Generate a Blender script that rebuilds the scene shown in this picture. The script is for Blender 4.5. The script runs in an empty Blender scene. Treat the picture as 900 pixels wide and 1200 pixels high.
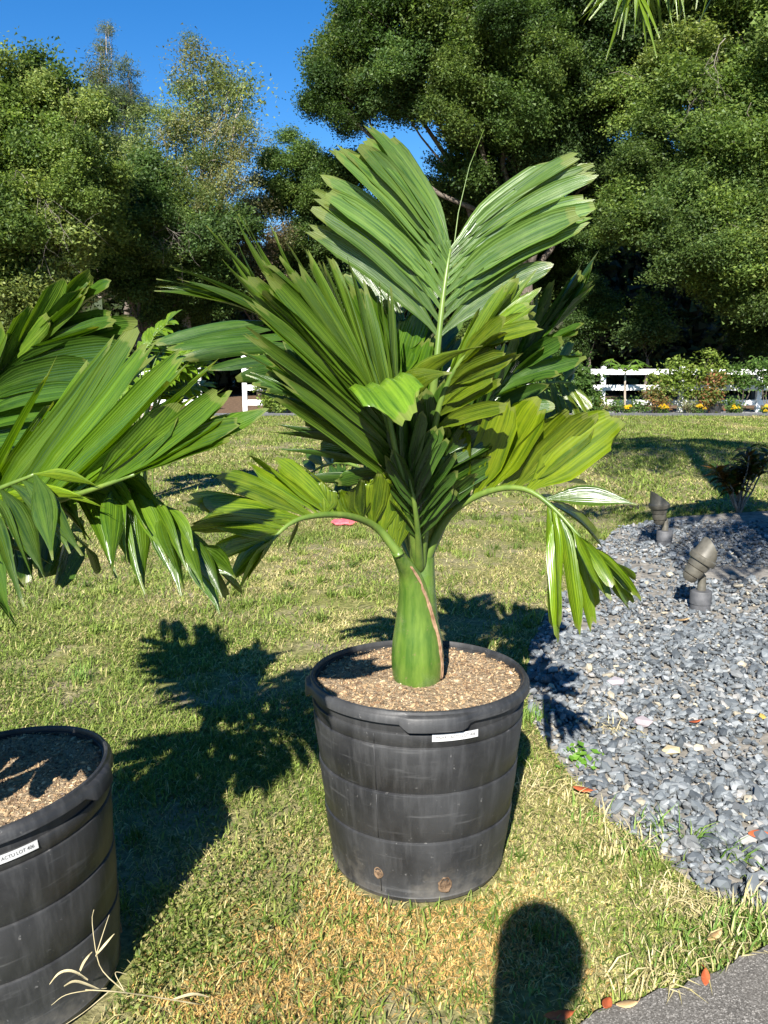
import bpy, math, random
import numpy as np
from mathutils import Vector, Matrix
R = math.radians
rng = np.random.default_rng(11)
random.seed(11)
SC = bpy.context.scene
COL = SC.collection

# ---------------------------------------------------------------- camera, sky, sun, exposure
CAM_H, PITCH, F = 1.55, R(10.8), 970.0
cd = bpy.data.cameras.new('camera'); cam = bpy.data.objects.new('camera', cd); COL.objects.link(cam)
cam.location = (0, 0, CAM_H); cam.rotation_euler = (math.pi/2 - PITCH, 0, 0)
cd.sensor_fit = 'VERTICAL'; cd.sensor_height = 24; cd.lens = F/1200*24
cd.clip_start = 0.02; cd.clip_end = 2000
SC.camera = cam
SUN_AZ, SUN_EL = R(11.7), R(37.7)           # light travels to +Y, a little to +X
w = bpy.data.worlds.new('World'); SC.world = w; w.use_nodes = True
nt = w.node_tree; nt.nodes.clear()
sky = nt.nodes.new('ShaderNodeTexSky'); sky.sky_type = 'NISHITA'; sky.sun_disc = False
sky.sun_elevation = SUN_EL; sky.sun_rotation = math.pi + SUN_AZ
sky.air_density = 1.0; sky.dust_density = 0.0; sky.ozone_density = 5.0; sky.altitude = 0
bg = nt.nodes.new('ShaderNodeBackground'); bg.inputs[1].default_value = 0.062
wo = nt.nodes.new('ShaderNodeOutputWorld')
hs = nt.nodes.new('ShaderNodeHueSaturation'); hs.inputs['Saturation'].default_value = 1.3; hs.inputs['Hue'].default_value = .505
nt.links.new(sky.outputs[0], hs.inputs['Color']); nt.links.new(hs.outputs[0], bg.inputs[0]); nt.links.new(bg.outputs[0], wo.inputs[0])
sl = bpy.data.lights.new('sun', 'SUN'); sl.energy = 5.0; sl.angle = R(0.53); sl.color = (1, .955, .88)
sun = bpy.data.objects.new('sun', sl); COL.objects.link(sun)
ldir = Vector((math.sin(SUN_AZ)*math.cos(SUN_EL), math.cos(SUN_AZ)*math.cos(SUN_EL), -math.sin(SUN_EL)))
sun.rotation_euler = ldir.to_track_quat('-Z', 'Y').to_euler(); sun.location = (-2, -6, 8)
SC.view_settings.view_transform = 'Standard'; SC.view_settings.look = 'None'
SC.view_settings.gamma = 1; SC.view_settings.use_curve_mapping = False
SC.view_settings.exposure = 1.4
SC.cycles.max_bounces = 8; SC.cycles.transparent_max_bounces = 8

# ---------------------------------------------------------------- helpers
def P(px, py, Y):
    u = (px-450)/F; v = (600-py)/F
    y = math.cos(PITCH) + math.sin(PITCH)*v; z = -math.sin(PITCH) + math.cos(PITCH)*v
    s = Y/y
    return np.array((u*s, Y, CAM_H + z*s))
def G(px, py, h=0.0):
    u = (px-450)/F; v = (600-py)/F
    y = math.cos(PITCH) + math.sin(PITCH)*v; z = -math.sin(PITCH) + math.cos(PITCH)*v
    s = (h-CAM_H)/z
    return np.array((u*s, y*s, h))
def tag(o, label=None, cat=None, group=None, kind=None):
    if label: o['label'] = label
    if cat: o['category'] = cat
    if group: o['group'] = group
    if kind: o['kind'] = kind
    return o
def link(name, me, mat=None, parent=None, loc=None):
    o = bpy.data.objects.new(name, me); COL.objects.link(o)
    if mat is not None and me is not None:
        me.materials.append(mat)
    if parent: o.parent = parent
    if loc is not None: o.location = loc
    return o
def empty(name, loc, label, cat, group=None):
    o = bpy.data.objects.new(name, None); COL.objects.link(o); o.location = loc; o.empty_display_size = .1
    return tag(o, label, cat, group)
def mesh(verts, faces, smooth=True, uv=None, name='m'):
    me = bpy.data.meshes.new(name)
    me.from_pydata([tuple(map(float, v)) for v in verts], [], faces)
    if smooth: me.polygons.foreach_set('use_smooth', [True]*len(me.polygons))
    if uv is not None:
        l = me.uv_layers.new(name='UVMap')
        idx = np.zeros(len(me.loops), dtype=np.int32); me.loops.foreach_get('vertex_index', idx)
        l.data.foreach_set('uv', np.asarray(uv, dtype=np.float32)[idx].ravel())
    me.update(); return me
def bigmesh(verts, polys, k, col=None, smooth=False):
    """verts (n,3), polys (m,k) as numpy"""
    me = bpy.data.meshes.new('m'); m = len(polys)
    me.vertices.add(len(verts)); me.vertices.foreach_set('co', np.ascontiguousarray(verts, dtype=np.float32).ravel())
    me.loops.add(m*k); me.loops.foreach_set('vertex_index', np.ascontiguousarray(polys, dtype=np.int32).ravel())
    me.polygons.add(m); me.polygons.foreach_set('loop_start', np.arange(0, m*k, k, dtype=np.int32))
    me.update(calc_edges=True)
    me.polygons.foreach_set('use_smooth', np.full(m, bool(smooth)))
    if col is not None:
        a = me.color_attributes.new('col', 'FLOAT_COLOR', 'POINT')
        c = np.ones((len(verts), 4), dtype=np.float32); c[:, :3] = col
        a.data.foreach_set('color', c.ravel())
    return me
class MB:
    def __init__(s): s.v = []; s.f = []
    def add(s, v, f):
        n = len(s.v); s.v += [tuple(map(float, p)) for p in v]; s.f += [tuple(i+n for i in q) for q in f]; return s
    def box(s, c, d, rot=None):
        c = Vector(c); p = []
        for x in (-.5, .5):
            for y in (-.5, .5):
                for z in (-.5, .5):
                    q = Vector((x*d[0], y*d[1], z*d[2]))
                    if rot is not None: q = rot @ q
                    p.append(c+q)
        return s.add(p, [(0,1,3,2),(4,6,7,5),(0,4,5,1),(2,3,7,6),(0,2,6,4),(1,5,7,3)])
    def tube(s, pts, rad, n=8, cap=True):
        pts = [Vector(map(float, p)) for p in pts]
        if not hasattr(rad, '__len__'): rad = [rad]*len(pts)
        t = (pts[1]-pts[0]).normalized(); a = t.orthogonal().normalized(); vs = []; fs = []
        for i, p in enumerate(pts):
            d = (pts[min(i+1, len(pts)-1)] - pts[max(i-1, 0)])
            t = d.normalized() if d.length > 1e-9 else t
            a = (a - t*a.dot(t)); a = a.normalized() if a.length > 1e-6 else t.orthogonal().normalized(); b = t.cross(a)
            for k in range(n):
                th = 2*math.pi*k/n
                vs.append(p + (a*math.cos(th)+b*math.sin(th))*rad[i])
        for i in range(len(pts)-1):
            for k in range(n):
                k2 = (k+1) % n
                fs.append((i*n+k, i*n+k2, (i+1)*n+k2, (i+1)*n+k))
        if cap: fs.append(tuple(range(n-1, -1, -1))); fs.append(tuple((len(pts)-1)*n+k for k in range(n)))
        return s.add(vs, fs)
    def lathe(s, prof, n=48, cx=0, cy=0, wob=None):
        vs = []; fs = []
        for (r, z) in prof:
            for k in range(n):
                th = 2*math.pi*k/n
                vs.append((cx+r*math.cos(th), cy+r*math.sin(th), z))
        for i in range(len(prof)-1):
            for k in range(n):
                k2 = (k+1) % n
                fs.append((i*n+k, i*n+k2, (i+1)*n+k2, (i+1)*n+k))
        return s.add(vs, fs)
    def build(s, name, mat, parent=None, smooth=True, loc=None, bevel=0, angle=None):
        me = mesh(s.v, s.f, smooth)
        o = link(name, me, mat, parent, loc)
        if bevel:
            b = o.modifiers.new('b', 'BEVEL'); b.width = bevel; b.segments = 2; b.limit_method = 'ANGLE'
        if angle: me.set_sharp_from_angle(angle=angle)
        return o
def catmull(pts, n):
    pts = np.asarray(pts, float); m = len(pts)
    if m == 2: return pts[0] + (pts[1]-pts[0])*np.linspace(0, 1, n)[:, None]
    q = np.vstack([2*pts[0]-pts[1], pts, 2*pts[-1]-pts[-2]]); out = []
    for t in np.linspace(0, m-1, n):
        i = min(int(t), m-2); f = t-i; a, b, c, d = q[i:i+4]
        out.append(.5*((2*b)+(-a+c)*f+(2*a-5*b+4*c-d)*f*f+(-a+3*b-3*c+d)*f**3))
    return np.array(out)
# value noise in numpy for scatter masks
_tab = np.random.default_rng(5).random((256, 256))
def vnoise(x, y):
    xi = np.floor(x).astype(int); yi = np.floor(y).astype(int); fx = x-xi; fy = y-yi
    fx = fx*fx*(3-2*fx); fy = fy*fy*(3-2*fy)
    g = lambda a, b: _tab[a % 256, b % 256]
    return (g(xi, yi)*(1-fx)+g(xi+1, yi)*fx)*(1-fy)+(g(xi, yi+1)*(1-fx)+g(xi+1, yi+1)*fx)*fy
def fbm(x, y, o=4):
    s = 0; a = .5
    for k in range(o): s = s+a*vnoise(x*2**k+17*k, y*2**k+31*k); a *= .5
    return s/(1-.5**o)
def inpoly(x, y, poly):
    r = np.zeros(len(x), bool); n = len(poly); j = n-1
    for i in range(n):
        xi, yi = poly[i][:2]; xj, yj = poly[j][:2]
        c = ((yi > y) != (yj > y)) & (x < (xj-xi)*(y-yi)/(yj-yi+1e-12)+xi)
        r ^= c; j = i
    return r

# ---------------------------------------------------------------- materials
class NT:
    def __init__(s, name):
        s.m = bpy.data.materials.new(name); s.m.use_nodes = True; s.t = s.m.node_tree; s.t.nodes.clear()
        s.out = s.n('ShaderNodeOutputMaterial')
    def n(s, k, **kw):
        x = s.t.nodes.new(k)
        for a, b in kw.items(): setattr(x, a, b)
        return x
    def l(s, a, b): s.t.links.new(a, b)
    def coord(s, kind='Object', scale=(1, 1, 1)):
        c = s.n('ShaderNodeTexCoord'); mp = s.n('ShaderNodeMapping'); mp.inputs['Scale'].default_value = scale
        s.l(c.outputs[kind], mp.inputs[0]); return mp.outputs[0]
    def noise(s, vec, scale, detail=4, rough=.55, dist=0):
        x = s.n('ShaderNodeTexNoise'); s.l(vec, x.inputs['Vector'])
        x.inputs['Scale'].default_value = scale; x.inputs['Detail'].default_value = detail
        x.inputs['Roughness'].default_value = rough; x.inputs['Distortion'].default_value = dist
        return x.outputs[0]
    def ramp(s, fac, stops, interp='LINEAR'):
        x = s.n('ShaderNodeValToRGB'); e = x.color_ramp.elements; x.color_ramp.interpolation = interp
        while len(e) < len(stops): e.new(.5)
        for k, (p, c) in zip(e, stops):
            k.position = p; k.color = (*c, 1) if hasattr(c, '__len__') else (c, c, c, 1)
        s.l(fac, x.inputs[0]); return x.outputs[0]
    def mix(s, fac, a, b, mode='MIX'):
        x = s.n('ShaderNodeMix', data_type='RGBA', blend_type=mode)
        for sock, v in ((x.inputs[0], fac), (x.inputs[6], a), (x.inputs[7], b)):
            if hasattr(v, 'is_linked'): s.l(v, sock)
            elif hasattr(v, '__len__'): sock.default_value = (*v, 1)
            else: sock.default_value = v
        return x.outputs[2]
    def math(s, op, a, b=0.0):
        x = s.n('ShaderNodeMath', operation=op)
        for sock, v in ((x.inputs[0], a), (x.inputs[1], b)):
            if hasattr(v, 'is_linked'): s.l(v, sock)
            else: sock.default_value = v
        return x.outputs[0]
    def bump(s, h, strength=.3, dist=.01):
        x = s.n('ShaderNodeBump'); x.inputs['Strength'].default_value = strength; x.inputs['Distance'].default_value = dist
        s.l(h, x.inputs['Height']); return x.outputs[0]
    def bsdf(s, col, rough=.6, normal=None, spec=.5, metal=0, trans=0, tcol=None):
        p = s.n('ShaderNodeBsdfPrincipled')
        for sock, v in ((p.inputs['Base Color'], col), (p.inputs['Roughness'], rough)):
            if hasattr(v, 'is_linked'): s.l(v, sock)
            elif hasattr(v, '__len__'): sock.default_value = (*v, 1)
            else: sock.default_value = v
        p.inputs['Specular IOR Level'].default_value = spec; p.inputs['Metallic'].default_value = metal
        if normal is not None: s.l(normal, p.inputs['Normal'])
        o = p.outputs[0]
        if trans:
            t = s.n('ShaderNodeBsdfTranslucent'); c = tcol if tcol is not None else col
            if hasattr(c, 'is_linked'): s.l(c, t.inputs[0])
            else: t.inputs[0].default_value = (*c, 1)
            if normal is not None: s.l(normal, t.inputs['Normal'])
            mx = s.n('ShaderNodeMixShader'); mx.inputs[0].default_value = trans
            s.l(o, mx.inputs[1]); s.l(t.outputs[0], mx.inputs[2]); o = mx.outputs[0]
        s.l(o, s.out.inputs[0]); return s.m

def m_attr_leaf(name, rough=.45, trans=.25, spec=.4, gain=(1.5, 1.6, .9)):
    s = NT(name); a = s.n('ShaderNodeAttribute'); a.attribute_name = 'col'
    t = s.mix(1.0, a.outputs[0], gain, 'MULTIPLY')
    return s.bsdf(a.outputs[0], rough, None, spec, 0, trans, t)
def m_tinted_leaf(name, rough=.5, trans=.42, spec=.25):
    s = NT(name); a = s.n('ShaderNodeAttribute'); a.attribute_name = 'col'; oi = s.n('ShaderNodeObjectInfo')
    c = s.mix(1.0, a.outputs[0], oi.outputs['Color'], 'MULTIPLY'); t = s.mix(1.0, c, (1.5, 1.6, .9), 'MULTIPLY')
    return s.bsdf(c, rough, None, spec, 0, trans, t)
def m_palm():
    s = NT('palm_leaf'); uv = s.n('ShaderNodeUVMap'); sep = s.n('ShaderNodeSeparateXYZ'); s.l(uv.outputs[0], sep.inputs[0])
    oi = s.n('ShaderNodeObjectInfo')
    off = s.math('MULTIPLY', oi.outputs['Random'], 37.0)
    cmb = s.n('ShaderNodeCombineXYZ'); s.l(s.math('MULTIPLY', sep.outputs[0], 14.0), cmb.inputs[0]); s.l(s.math('MULTIPLY', sep.outputs[1], 1.2), cmb.inputs[1]); s.l(off, cmb.inputs[2])
    st = s.noise(cmb.outputs[0], 1.0, 3, .6)
    cm2 = s.n('ShaderNodeCombineXYZ'); s.l(s.math('MULTIPLY', sep.outputs[0], 3.0), cm2.inputs[0]); s.l(s.math('MULTIPLY', sep.outputs[1], 6), cm2.inputs[1]); s.l(off, cm2.inputs[2])
    bl = s.noise(cm2.outputs[0], 1.0, 4, .6)
    c = s.mix(s.ramp(st, [(.35, 0), (.65, 1)]), (.018, .045, .0045), (.064, .115, .0105))
    c = s.mix(s.math('MULTIPLY', s.ramp(bl, [(.5, 0), (.75, 1)]), .4), c, (.085, .125, .013))
    c = s.mix(1.0, c, oi.outputs['Color'], 'MULTIPLY')
    # dry, browned leaf tips
    tn = s.noise(s.coord('Object'), 26, 3, .6)
    e = s.math('ADD', s.math('ADD', sep.outputs[1], s.math('MULTIPLY', tn, .14)), s.math('MULTIPLY', oi.outputs['Random'], -.05))
    c = s.mix(s.ramp(e, [(.98, 0), (1.05, .55)]), c, (.17, .19, .045))
    c = s.mix(s.ramp(e, [(1.055, 0), (1.075, .8)]), c, (.20, .12, .045))
    h = s.math('SINE', s.math('MULTIPLY', sep.outputs[0], 75.0))
    hh = s.math('ADD', s.math('MULTIPLY', h, .35), s.math('MULTIPLY', st, 1.2))
    n = s.bump(hh, .28, .0028)
    t = s.mix(1.0, c, (2.4, 2.3, .5), 'MULTIPLY')
    r = s.ramp(bl, [(.3, .23), (.7, .37)])
    return s.bsdf(c, r, n, .7, 0, .24, t)
def m_simple(name, c1, c2, scale=8, rough=.6, bump=.2, bd=.01, spec=.4, detail=5, coord='Object', cs=(1, 1, 1), metal=0):
    s = NT(name); v = s.coord(coord, cs); n = s.noise(v, scale, detail, .6)
    c = s.ramp(n, [(.3, c1), (.7, c2)])
    return s.bsdf(c, rough, s.bump(n, bump, bd), spec, metal)
def m_pot():
    s = NT('black_plastic'); v = s.coord()
    big = s.noise(v, 3.2, 6, .62, .6); vert = s.noise(s.coord(scale=(22, 22, 1.6)), 2.0, 5, .65); spk = s.noise(v, 55, 3, .6); hor = s.noise(s.coord(scale=(3, 3, 30)), 1.5, 4, .6, .4)
    c = s.mix(s.ramp(big, [(.38, 0), (.75, 1)]), (.014, .0142, .015), (.042, .0425, .043))
    c = s.mix(s.math('MULTIPLY', s.ramp(vert, [(.47, 0), (.70, 1)]), .27), c, (.088, .088, .088))
    c = s.mix(s.math('MULTIPLY', s.ramp(hor, [(.60, 0), (.72, 1)]), .30), c, (.13, .13, .13))
    c = s.mix(s.math('MULTIPLY', s.ramp(spk, [(.68, 0), (.76, 1)]), .5), c, (.19, .185, .175))
    # soil splash towards the foot: dust with its own blotchy shape
    sp = s.n('ShaderNodeSeparateXYZ'); s.l(v, sp.inputs[0])
    d = s.math('SUBTRACT', s.ramp(s.noise(v, 9, 5, .65), [(.3, 0), (.8, 1)]), s.math('MULTIPLY', sp.outputs[2], 4.2))
    c = s.mix(s.math('MULTIPLY', s.ramp(d, [(.1, 0), (.6, 1)]), .5), c, (.15, .135, .11))
    n = s.bump(s.math('ADD', s.math('MULTIPLY', vert, .6), s.math('MULTIPLY', spk, .5)), .25, .004)
    return s.bsdf(c, s.ramp(big, [(.3, .38), (.7, .6)]), n, .45)
def m_ground():
    s = NT('lawn_soil'); v = s.coord()
    a = s.noise(v, 1.1, 6, .62); f = s.noise(v, 30, 4, .7); b = s.noise(v, 5, 5, .62)
    g = s.mix(s.ramp(f, [(.35, 0), (.68, 1)]), (.08, .09, .022), (.24, .23, .08))
    d = s.mix(s.ramp(f, [(.35, 0), (.68, 1)]), (.12, .095, .06), (.30, .25, .17))
    c = s.mix(s.ramp(s.math('ADD', s.math('MULTIPLY', a, .6), s.math('MULTIPLY', b, .4)), [(.44, 0), (.62, 1)]), g, d)
    return s.bsdf(c, .9, s.bump(f, .6, .02), .15)
def m_asphalt():
    s = NT('asphalt'); v = s.coord(); vo = s.n('ShaderNodeTexVoronoi'); s.l(v, vo.inputs['Vector']); vo.inputs['Scale'].default_value = 300
    vg = s.n('ShaderNodeSeparateColor'); s.l(vo.outputs['Color'], vg.inputs[0])
    f = s.noise(v, 5, 5, .6)
    c = s.ramp(vg.outputs[0], [(.0, (.05, .046, .04)), (.5, (.11, .102, .09)), (.85, (.18, .168, .15)), (1, (.36, .335, .30))])
    c = s.mix(s.ramp(f, [(.35, .15), (.7, .6)]), c, (.115, .105, .09))
    return s.bsdf(c, .9, s.bump(vo.outputs['Distance'], .5, .002), .2)

M = dict(
    palm=m_palm(), leaf=m_attr_leaf('tree_leaf', .5, .42, .25), crown=m_tinted_leaf('crown_leaf'), grass=m_attr_leaf('grass_blade', .6, .25, .25, (1.3, 1.3, .8)),
    pot=m_pot(), ground=m_ground(), asphalt=m_asphalt(),
    rachis=m_simple('palm_stem', (.07, .13, .02), (.14, .20, .035), 30, .4, .1, .003, .5, cs=(1, 1, .3)),
    bark=m_simple('bark', (.07, .055, .042), (.19, .16, .13), 9, .9, .6, .03, .2, cs=(2, 2, .5)),
    pale_bark=m_simple('pale_bark', (.20, .16, .12), (.48, .42, .35), 4, .85, .4, .02, .2, cs=(2, 2, .5)),
    twig=m_simple('dead_twig', (.12, .10, .085), (.24, .215, .185), 7, .9, .2, .01, .2),
    white=m_simple('white_vinyl', (.66, .66, .65), (.80, .80, .79), 3, .45, .03, .004, .4),
    bronze=m_simple('bronze_paint', (.062, .056, .043), (.13, .12, .095), 20, .5, .1, .002, .5, metal=.15),
    grey_pvc=m_simple('grey_pipe', (.05, .052, .055), (.10, .10, .105), 20, .6, .1, .002, .4),
    slate=m_attr_leaf('gravel_stone', .6, 0, .4),
    bed=m_simple('bed_soil', (.10, .095, .085), (.30, .275, .235), 14, .95, .6, .02, .1, 8),
    strip=m_simple('bed_gravel', (.12, .125, .13), (.36, .36, .36), 30, .95, .8, .03, .1, 3),
    litter=m_simple('leaf_litter', (.05, .035, .022), (.20, .13, .085), 11, .95, .8, .04, .1, 8),
    drive=m_simple('pale_drive', (.42, .36, .32), (.55, .49, .45), 8, .9, .2, .01, .2),
    soil=m_simple('potting_soil', (.16, .115, .07), (.36, .275, .18), 60, .95, .9, .02, .1, 8),
    paper=m_simple('label_paper', (.42, .42, .41), (.48, .48, .47), 30, .5, .02, .001, .4),
    ink=m_simple('grey_ink', (.03, .03, .03), (.06, .06, .06), 80, .7, 0, .001, .2),
    dry=m_simple('dry_brown', (.16, .085, .045), (.40, .26, .16), 40, .85, .4, .004, .2),
    plug=m_simple('root_plug', (.035, .022, .014), (.21, .14, .085), 70, .95, .8, .006, .1),
    teal=m_simple('teal_glaze', (.004, .018, .026), (.015, .05, .06), 6, .2, .05, .002, .6),
    red=m_simple('red_plastic', (.45, .06, .08), (.62, .16, .17), 30, .6, .4, .01, .3),
    skin=m_simple('skin', (.42, .26, .19), (.48, .31, .23), 20, .5, .05, .002, .4),
    cloth=m_simple('shirt', (.12, .16, .22), (.16, .20, .27), 60, .9, .1, .002, .2),
    hair=m_simple('hair', (.03, .02, .012), (.06, .04, .025), 80, .5, .4, .003, .4),
    black=m_simple('black_glass', (.008, .008, .009), (.014, .014, .015), 20, .15, 0, .001, .5),
)
def m_sheath():
    s = NT('crownshaft'); v = s.coord(scale=(1, 1, .18)); st = s.noise(v, 46, 4, .6); b = s.noise(s.coord(), 9, 5, .6)
    c = s.mix(s.ramp(st, [(.35, 0), (.68, 1)]), (.045, .10, .013), (.11, .18, .026))
    c = s.mix(s.math('MULTIPLY', s.ramp(b, [(.52, 0), (.75, 1)]), .35), c, (.18, .22, .12))       # waxy bloom
    c = s.mix(s.math('MULTIPLY', s.ramp(s.noise(s.coord(), 70, 2, .5), [(.66, 0), (.72, 1)]), .5), c, (.16, .13, .06))
    return s.bsdf(c, s.ramp(b, [(.3, .16), (.7, .32)]), s.bump(st, .12, .003), .7)
M['sheath'] = m_sheath()

# ---------------------------------------------------------------- ground, drive, beds, road
MAIN = np.array((0.105, 2.37, 0.0)); LEFT = np.array((-.92, 1.83, 0.0))
def sheet(name, poly, z, mat, kind='structure', thick=0.0):
    n = len(poly); v = [(p[0], p[1], z) for p in poly]; f = [tuple(range(n))]
    if thick:
        v += [(p[0], p[1], z-thick) for p in poly]; f += [(i, i+n, (i+1) % n+n, (i+1) % n) for i in range(n)]
    me = mesh(v, f, False); o = link(name, me, mat); o['kind'] = kind
    return o
gr = sheet('ground', [(-300, -300), (300, -300), (300, 600), (-300, 600)], 0.0, M['ground'])
tag(gr, 'mown lawn of green and straw coloured patches', 'lawn')
def dense(pts, step, amp, seed=1, closed=True):
    """subdivide an outline and make it uneven"""
    rr = np.random.default_rng(seed); out = []; n = len(pts)
    for i in range(n if closed else n-1):
        a = np.asarray(pts[i][:2], float); b = np.asarray(pts[(i+1) % n][:2], float); L = np.linalg.norm(b-a); k = max(1, int(L/step))
        for j in range(k):
            p = a+(b-a)*j/k; out.append(p+rr.normal(0, amp, 2)*(1 if L > step else 0))
    return [tuple(p) for p in out]
BED = [G(x, y)[:2] for x, y in ((1010, 1130), (900, 1078), (830, 1050), (765, 1000), (715, 965), (668, 910), (640, 872), (618, 838), (617, 790), (622, 755), (640, 722), (672, 682), (700, 642), (722, 620), (790, 606), (900, 599))]
BED += [(7.0, 7.6), (7.0, 2.2)]
bed = sheet('gravel_bed', BED, 0.004, M['bed']); tag(bed, 'garden bed covered in loose blue grey slate gravel', 'gravel bed')
EDGE = [G(x, y)[:2] for x, y in ((1080, 1010), (1000, 1062), (900, 1119), (850, 1145), (800, 1166), (740, 1186), (690, 1203))]
edge = dense(EDGE, .03, .006, 4, False) + [tuple(EDGE[-1])]
ROAD = edge + [(.1, 1.36), (-4, .62), (-14, -1.0), (-14, -8), (12, -8), (12, 4.2)]
road = sheet('road', ROAD, 0.028, M['asphalt'], thick=.04); tag(road, 'sun bleached grey asphalt road edge', 'road')
FY = 22.6
st = sheet('planting_strip', [(-4.6, FY-1.3), (14, FY-1.3), (14, FY+.7), (-4.6, FY+.7)], 0.004, M['strip']); tag(st, 'gravel planting strip along the white fence', 'planting strip')
lt = sheet('woodland_floor', [(-60, FY+.7), (60, FY+.7), (60, 80), (-60, 80)], 0.006, M['litter']); tag(lt, 'brown leaf litter under the trees', 'woodland floor')
pm = sheet('mulch_path', [G(238, 487)[:2], G(286, 487)[:2], (-3.7, FY+.75), (-5.6, FY+.75)], 0.008, M['litter']); tag(pm, 'brown mulch path through the fence gap', 'path')
dv = sheet('driveway', [G(-200, 545)[:2], G(30, 520)[:2], G(150, 494)[:2], G(238, 486)[:2], G(225, 480)[:2], G(100, 480)[:2], G(-200, 495)[:2]], 0.004, M['drive'])
tag(dv, 'pale pinkish driveway glimpsed behind the left palm', 'driveway')
kb = MB().box((4.7, FY-1.34, .03), (18.6, .12, .07)).build('edging_strip', M['grey_pvc'], smooth=False, bevel=.01); tag(kb, 'long grey edging along the planting strip', 'edging')

# ---------------------------------------------------------------- gravel stones
def ico():
    t = (1+5**.5)/2; v = np.array([(-1,t,0),(1,t,0),(-1,-t,0),(1,-t,0),(0,-1,t),(0,1,t),(0,-1,-t),(0,1,-t),(t,0,-1),(t,0,1),(-t,0,-1),(-t,0,1)], float)
    v /= np.linalg.norm(v[0])
    f = np.array([(0,11,5),(0,5,1),(0,1,7),(0,7,10),(0,10,11),(1,5,9),(5,11,4),(11,10,2),(10,7,6),(7,1,8),(3,9,4),(3,4,2),(3,2,6),(3,6,8),(3,8,9),(4,9,5),(2,4,11),(6,2,10),(8,6,7),(9,8,1)])
    return v, f
IV, IF = ico()
def stone_shape(rr):
    v = IV*(1+rr.normal(0, .19, (12, 1))); v = np.sign(v)*np.abs(v)**.8*np.array((1.1, rr.uniform(.5, .85), rr.uniform(.34, .65)))
    return v
def rotmats(az, tx, ty):
    ca, sa, cx, sx, cy, sy = np.cos(az), np.sin(az), np.cos(tx), np.sin(tx), np.cos(ty), np.sin(ty)
    z = np.zeros_like(az); o = np.ones_like(az)
    Rz = np.stack([np.stack([ca, -sa, z], -1), np.stack([sa, ca, z], -1), np.stack([z, z, o], -1)], 1)
    Rx = np.stack([np.stack([o, z, z], -1), np.stack([z, cx, -sx], -1), np.stack([z, sx, cx], -1)], 1)
    Ry = np.stack([np.stack([cy, z, sy], -1), np.stack([z, o, z], -1), np.stack([-sy, z, cy], -1)], 1)
    return Rz @ Rx @ Ry
def scatter_poly(poly, n, x0, x1, y0, y1, r=rng):
    x = r.uniform(x0, x1, n); y = r.uniform(y0, y1, n); k = inpoly(x, y, poly); return x[k], y[k]
PIT = np.array([G(870, 672)[:2]])
gx, gy = [], []
for (y0, y1, d) in ((1.7, 3.2, 3600), (3.2, 4.6, 2600), (4.6, 7.6, 1250)):
    xx, yy = scatter_poly(BED, int(6.7*(y1-y0)*d), .3, 7.0, y0, y1)
    k = xx < yy*.62+.5; gx.append(xx[k]); gy.append(yy[k])
gx = np.concatenate(gx); gy = np.concatenate(gy)
# thin out: bare sandy pockets and the ragged edge towards the lawn
bare = fbm(gx*2.2+3, gy*2.2+9)
pit = np.exp(-(((gx-PIT[0, 0])/.42)**2+((gy-PIT[0, 1])/.20)**2))
e_d = np.full(len(gx), 9.0)
for a, b in zip(BED[:14], BED[1:15]):
    a = np.array(a); b = np.array(b); ab = b-a; t = np.clip(((gx-a[0])*ab[0]+(gy-a[1])*ab[1])/(ab@ab), 0, 1)
    e_d = np.minimum(e_d, np.hypot(gx-a[0]-t*ab[0], gy-a[1]-t*ab[1]))
keep = rng.random(len(gx)) < np.clip(.35+e_d/.16, 0, 1)*np.clip(1-1.3*pit, 0, 1)*np.clip((.82-bare)*5, .25, 1)
gx, gy = gx[keep], gy[keep]; N = len(gx)
gs = rng.lognormal(math.log(.0118), .46, N).clip(.005, .032)
gz = .004+gs*.22+rng.random(N)*.02
rr = np.random.default_rng(3)
STC = np.array([(.122, .136, .144), (.085, .096, .104), (.16, .174, .18), (.215, .228, .232), (.055, .063, .069), (.15, .155, .155), (.27, .26, .24), (.34, .30, .22)])
PROTO = [stone_shape(rr) for _ in range(12)]
pid = rng.integers(0, 12, N); cid = rng.choice(8, N, p=[.26, .22, .19, .09, .1, .075, .04, .025])
depth = gy*math.cos(PITCH); sx = 450+F*gx/(depth+.28); inview = (sx < 890) & (sx > 600)
score = np.where(inview, gs/depth, 0); order = np.argsort(-score); big = order[:300]
RM = rotmats(rng.uniform(0, 6.28, N), rng.normal(0, .38, N), rng.normal(0, .38, N))
rest = np.ones(N, bool); rest[big] = False; ri = np.where(rest)[0]
V = np.einsum('nij,nkj->nki', RM[ri], np.array(PROTO)[pid[ri]]*gs[ri][:, None, None]) + np.stack([gx, gy, gz], -1)[ri][:, None, :]
Cc = np.repeat((STC[cid[ri]]*rng.uniform(.8, 1.2, (len(ri), 1)))[:, None, :], 12, 1)
me = bigmesh(V.reshape(-1, 3), (IF[None]+12*np.arange(len(ri))[:, None, None]).reshape(-1, 3), 3, Cc.reshape(-1, 3))
o = link('gravel', me, M['slate'], bed); o['kind'] = 'stuff'
smesh = {}
for i in big:
    key = (int(pid[i]), int(cid[i]))
    if key not in smesh:
        mm = bigmesh(PROTO[key[0]], IF, 3, np.repeat(STC[key[1]][None], 12, 0)); mm.materials.append(M['slate']); smesh[key] = mm
    s = bpy.data.objects.new('stone', smesh[key]); COL.objects.link(s); s.parent = bed
    s.matrix_local = Matrix.Translation((gx[i], gy[i], gz[i])) @ Matrix(RM[i].tolist()).to_4x4() @ Matrix.Scale(float(gs[i]), 4)

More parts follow.
